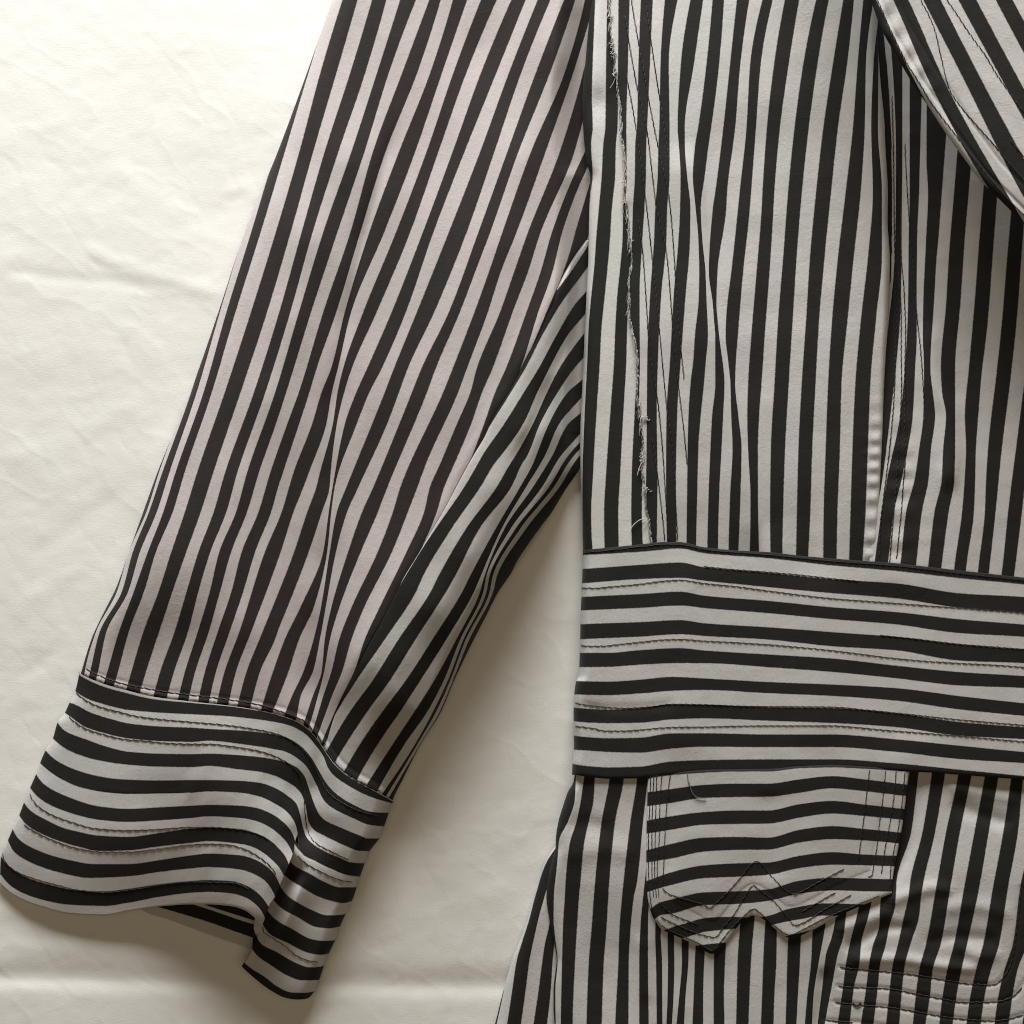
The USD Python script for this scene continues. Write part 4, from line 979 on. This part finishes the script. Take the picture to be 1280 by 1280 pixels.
def stitches(parent, zf, pts, length=9.5, gap=0.1, r=0.62, lift=0.35, wob=0.45, seed=0):
    """One row of machine stitches: short threads that dip into the cloth at each hole."""
    rg = np.random.default_rng(seed + len(pts))
    d = dense(pts, 0.8)
    s = np.r_[0, np.cumsum(np.linalg.norm(np.diff(d, axis=0), axis=1))]
    out, a = [], 0.0
    while a + length < s[-1]:
        t = np.linspace(a, a + length, 7)
        x, y = np.interp(t, s, d[:, 0]), np.interp(t, s, d[:, 1])
        dx, dy = x[-1] - x[0], y[-1] - y[0]
        nl = math.hypot(dx, dy)
        o = (np.linspace(-1, 1, 7)) * wob * rg.uniform(0.6, 1.3)
        x, y = x - dy / nl * o, y + dx / nl * o
        z = zf(x, y) + lift - 0.55 * np.abs(np.linspace(-1, 1, 7)) ** 6
        rr = r * rg.uniform(0.85, 1.12) * np.array([0.8, 0.95, 1, 1, 1, 0.95, 0.8]) * S
        out.append(tube(P3(x, y, z), rr))
        a += length + gap * rg.uniform(0.5, 1.4)
    if out:
        obj('stitching', merge(out), THREAD, parent, smooth=True)


# sleeve seam row above the cuff, and the rows on the cuff
cuff_row = [(107.5, 836), (121, 843), (145, 852), (160, 856), (186, 861), (215, 866), (228, 867.5), (250, 870), (290, 875), (320, 880), (342, 886), (356, 891), (369, 896), (380, 901), (390, 911), (401, 925), (406, 934)]
stitches(pA, zA, cuff_row, r=0.7)
stitches(pB, zB, [(408, 937), (417.5, 951), (422, 957), (441, 973), (455, 980), (469, 986), (478, 990)], r=0.7)


def zcuff(x, y):
    return zC(x, y)


for k, pts in enumerate([
        [(95, 866), (104, 873), (112, 878), (130, 885), (150, 890), (170, 895), (200, 899), (240, 902.5), (280, 906), (310, 910), (345, 917), (365, 926), (384, 944), (397, 966), (410, 990), (425, 1002), (450, 1014), (480, 1021)],
        [(86, 896), (108, 911), (126, 917), (160, 924.5), (180, 926), (210, 929), (240, 930), (262, 930), (290, 933), (325, 939), (350, 948), (366, 959), (376, 972), (380, 990), (381, 1012), (383, 1030), (388, 1046), (398, 1056), (414, 1064), (430, 1072), (445, 1077)],
        [(37, 992), (44, 1004), (62, 1017), (94, 1029), (119, 1035.5), (160, 1038), (200, 1036.5), (235, 1034), (262, 1034), (300, 1037), (325, 1044), (343, 1056)],
        [(30, 1031), (60, 1047.5), (100, 1061), (128, 1065), (160, 1065), (200, 1061), (240, 1056), (262, 1055), (285, 1056), (305, 1061), (322, 1070), (338, 1083), (347, 1096)],
        [(3, 1067), (8, 1079), (20, 1089), (35, 1095.5), (52, 1101), (75, 1107), (92, 1111.5), (131, 1115.5), (170, 1111), (240, 1102.5), (290, 1103.5), (318, 1116)]]):
    stitches(pC, zcuff, pts, seed=k, r=0.62)
for k, pts in enumerate([[(372, 1070), (382, 1079), (400, 1089), (420, 1098), (436, 1102), (447, 1102)],
                         [(328, 1158), (330, 1165), (340, 1172), (358, 1184), (372, 1195), (388, 1201), (406, 1203)]]):
    stitches(pC, zCr, pts, seed=20 + k)

# bodice: two rows that drift across the stripes beside the raw edge
for k, pts in enumerate([
        [(788, -10), (790, 5), (799, 58), (812, 130), (825, 195), (836, 245), (842, 310), (846, 375), (850, 425), (856, 480)],
        [(781, 20), (785, 45), (797, 112), (809, 165), (815, 215), (821, 262), (833, 315), (838, 370), (843, 440), (849, 490), (855, 540), (859, 582)],
        [(783, 95), (795, 160), (806, 240), (816, 330), (824, 410), (833, 505), (840, 560), (844, 620), (847, 680)],
        [(797, 275), (803, 312), (808, 380), (812, 440), (822, 500), (828, 560), (832, 620), (836, 678)],
        [(806, -10), (813, 45), (821, 100), (829, 150), (836, 205)], [(815, 548), (822, 595), (831, 676)]]):
    stitches(pFront, zFront, pts, seed=40 + k, length=8.5, gap=0.1, r=0.72)
# rows along the princess seam
for k, pts in enumerate([
        [(1115, 120), (1117, 200), (1118, 280), (1118.5, 320), (1120, 400), (1119, 460), (1117, 505), (1114.5, 535), (1112, 560), (1108.5, 590), (1104, 625), (1100.5, 655), (1099, 702)],
        [(1122, 160), (1125, 250), (1127, 330), (1129.5, 355), (1131, 385), (1132, 410), (1131, 460), (1130.5, 520), (1131.5, 575), (1129, 605), (1127, 635), (1124, 665), (1120, 706)],
        [(1131, 180), (1133, 220), (1137, 285), (1142, 345), (1147, 405), (1150, 430), (1153.5, 475), (1156, 530)],
        [(1123, 340), (1126.5, 400), (1126.5, 440), (1127, 480), (1126, 510), (1123, 560), (1120, 610), (1116, 655), (1112, 704)]]):
    stitches(pG, zG, pts, seed=60 + k, length=7.5, gap=0.1)
# waistband rows
for k, pts in enumerate([
        [(727, 735), (745, 735), (760, 733.5), (800, 730), (830, 726), (850, 725), (880, 729), (920, 733), (960, 738.4), (1000, 743.5), (1040, 748), (1080, 751), (1120, 754), (1160, 757), (1200, 760), (1240, 763), (1300, 768)],
        [(726, 807), (750, 807.5), (780, 804.5), (800, 802.5), (830, 799.5), (850, 799), (880, 801), (920, 803), (960, 805.6), (1000, 809), (1040, 813), (1080, 818), (1120, 823), (1160, 826.5), (1200, 829), (1240, 831), (1300, 836)],
        [(719, 878.5), (740, 882), (760, 884), (780, 885), (810, 883.5), (840, 880), (880, 880.6), (930, 882.5), (980, 883), (1040, 883.5), (1080, 887), (1120, 891), (1200, 899.5), (1240, 903), (1300, 908)],
        [(719, 908), (740, 910), (757, 913.5), (780, 913.5), (800, 912), (840, 909), (880, 908.5), (920, 907.5), (960, 907), (1040, 907), (1070, 909), (1100, 912), (1150, 916), (1200, 920), (1240, 923.5), (1300, 929)],
        [(880, 708), (920, 712), (960, 715), (1000, 718.5), (1040, 723), (1080, 727)],
        [(1100, 794), (1140, 798), (1200, 805), (1250, 809), (1300, 813)],
        [(729, 691), (760, 688), (800, 683.5), (835, 680.5), (850, 681), (885, 687.5), (960, 693.5), (1040, 701.5), (1120, 707.5), (1200, 717), (1290, 726.5)]]):
    stitches(pW, zW, pts, seed=80 + k, length=8.0, gap=0.1, r=0.5, wob=0.45)
# pocket: four upright rows each side, rows following the pointed hem
for k, pts in enumerate([
        [(813.4, 968), (812, 1012), (810.5, 1048), (810.5, 1085), (812.6, 1119), (815, 1138)], [(817.6, 968), (815.5, 1012), (814.8, 1048), (814.8, 1085), (817, 1122)],
        [(821, 968), (819.7, 1012), (819, 1048), (818.2, 1085), (821, 1125)], [(827.4, 968), (824.6, 1012), (824, 1048), (821.5, 1085), (824, 1122)],
        [(838, 968), (833, 1012), (831, 1048), (829.5, 1085), (828, 1108)],
        [(1087, 962), (1083, 996), (1079, 1029), (1074.6, 1062.5), (1073, 1078)], [(1107, 963), (1103.5, 999), (1099, 1031.5), (1095.7, 1062), (1091.5, 1085), (1090.8, 1092), (1081, 1098)],
        [(1120, 964), (1117, 999), (1112, 1031), (1106, 1062), (1101, 1099)], [(1131, 965), (1128, 999), (1124, 1029), (1117.5, 1062), (1113, 1091), (1112.6, 1113)],
        [(828, 1110), (834, 1116), (846, 1121), (863, 1126), (880, 1131), (887.5, 1135), (892.5, 1131), (912.5, 1112), (924, 1099), (945.8, 1076.6), (964.7, 1095.5), (987, 1116), (992, 1118), (1002.5, 1114), (1024, 1102), (1037, 1095.5), (1061, 1082.6)],
        [(824, 1128), (841, 1143), (860, 1151), (877, 1157)], [(1002, 1140), (1024, 1127), (1047, 1114)],
        [(826, 1146), (848, 1157), (878, 1168.5), (893, 1171.5), (905, 1158), (917.5, 1143), (935, 1114), (941.5, 1106.7), (949, 1112), (968, 1127), (984, 1146), (994, 1156.5), (1002.5, 1154), (1030, 1137), (1045, 1129), (1068, 1116)],
        [(821, 1151), (830, 1159), (855, 1171), (875, 1180), (890, 1188), (902.5, 1175), (911, 1164), (930, 1145), (942, 1136), (952.6, 1143), (968, 1157), (987, 1168.5), (1005, 1161), (1030, 1148), (1071, 1131), (1105.6, 1117)]]):
    stitches(pP, zPk, pts, seed=100 + k, length=8.0, gap=0.1, r=0.55, wob=0.35)
# hem rows on the skirt
for k, h in enumerate(hem_rows[:3] + [hem_rows[3][:3]]):
    stitches(pS, zSk, [p for p in h if p[0] < 1300], seed=130 + k, length=9, gap=0.1, r=0.75)
# lapel rows
for k, pts in enumerate([[(1092, -12), (1098, 2), (1110, 30), (1125, 62), (1133, 78), (1150, 105), (1163, 127), (1180, 150), (1191, 164), (1215, 196), (1238, 224), (1262, 251), (1292, 280)],
        [(1178, -10), (1184, 0), (1195, 16), (1208, 36), (1220, 53), (1231, 68), (1244, 90), (1262, 116), (1292, 156)],
        [(1147, -10), (1151, 0), (1160, 17), (1168, 36), (1176, 70), (1187, 112), (1200, 132), (1215, 150), (1240, 178), (1262, 205), (1290, 236)],
        [(1262, 175), (1275, 190), (1295, 212)]]):
    stitches(pL, zL, pts, seed=150 + k, length=9, gap=0.1, r=0.6)

# raw edge of the front side piece: frayed fibres along the cut
rg = np.random.default_rng(5)
pale, grey = [], []
for y in np.arange(-20, 690, 1.0):
    x0 = float(rag(np.array([y]))[0]) + rg.normal(0.3, 0.5)
    a = rg.normal(math.pi / 2 + 0.02, 0.13) if rg.uniform() < 0.9 else rg.normal(math.pi, 0.8)
    L = rg.gamma(3.0, 2.0) + 2.0 if abs(a - math.pi / 2) < 0.8 else rg.gamma(2.0, 0.9) + 0.5
    bend = rg.normal(0, 0.12)
    t = np.linspace(0, 1, 7)
    ang = a + bend * np.sin(t * 5)
    px = x0 + np.cumsum(np.cos(ang)) * L / 7
    py = y + np.cumsum(np.sin(ang)) * L / 7
    z = np.maximum(zBack(px, py) + 1.0, zFront(np.maximum(px, x0), py)) + 0.2 + rg.uniform(0, 1.0) * np.sin(t * math.pi)
    (pale if rg.uniform() < 0.5 else grey).append(tube(P3(px, py, z), np.linspace(0.38, 0.2, 7) * S, 4))
# a few tufts
for cx, cy, n, sp in [(762, 19, 22, 4), (767, 66, 18, 3.2), (766, 57, 10, 2.5), (770, 92, 10, 2.5), (779, 252, 16, 3), (781, 229, 8, 2), (786, 300, 10, 3), (799, 507, 10, 3), (806, 523, 24, 4), (802, 574, 14, 3), (808, 612, 16, 4)]:
    for _ in range(n):
        x0, y0 = cx + rg.normal(0, sp * 0.5), cy + rg.normal(0, sp * 0.5)
        a, bend = rg.uniform(0, 2 * math.pi), rg.normal(0, 2.0)
        t = np.linspace(0, 1, 8)
        L = rg.uniform(1.5, 4.0)
        px = x0 + np.cumsum(np.cos(a + bend * t)) * L / 8
        py = y0 + np.cumsum(np.sin(a + bend * t)) * L / 8
        z = np.maximum(zBack(px, py), zFront(np.maximum(px, fray(py)), py)) + 0.8 + rg.uniform(0, 2.5) * t
        pale.append(tube(P3(px, py, z), np.full(8, 0.3) * S, 4))
obj('frayed_edge', merge(pale), FIBRE, pFront, kind='stuff', label='pale frayed fibres along the raw cut edge')
obj('frayed_edge', merge(grey), FIBRE_DARK, pFront, kind='stuff', label='grey frayed fibres along the raw cut edge')


def loose(parent, zf, pts, r=0.5, mat=None, lift=1.2):
    d = dense(pts, 1.0)
    obj('loose_thread', tube(P3(d[:, 0], d[:, 1], zf(d[:, 0], d[:, 1]) + lift), r * S), mat or FIBRE, parent)


zbf = lambda x, y: np.maximum(zBack(x, y), zFront(np.maximum(x, fray(y)), y))
loose(pFront, zbf, [(789, 660), (794, 654), (802, 649), (809, 648)])
loose(pFront, zbf, [(797, 594), (799, 585), (803, 578)])
loose(pFront, zbf, [(799, 588), (801, 580), (804, 577)], 0.4)
loose(pFront, zbf, [(803, 573), (805, 562), (806, 572), (804, 577)], 0.4)
loose(pP, zPk, [(862, 978), (865, 990), (872, 997), (882, 998)], 0.5, FIBRE_DARK)
loose(pP, zPk, [(859, 966), (860, 975), (861, 982)], 0.5, FIBRE_DARK)
loose(pS, zSk, [(1066, 1254), (1071, 1257), (1076, 1253.5)], 1.3, THREAD)
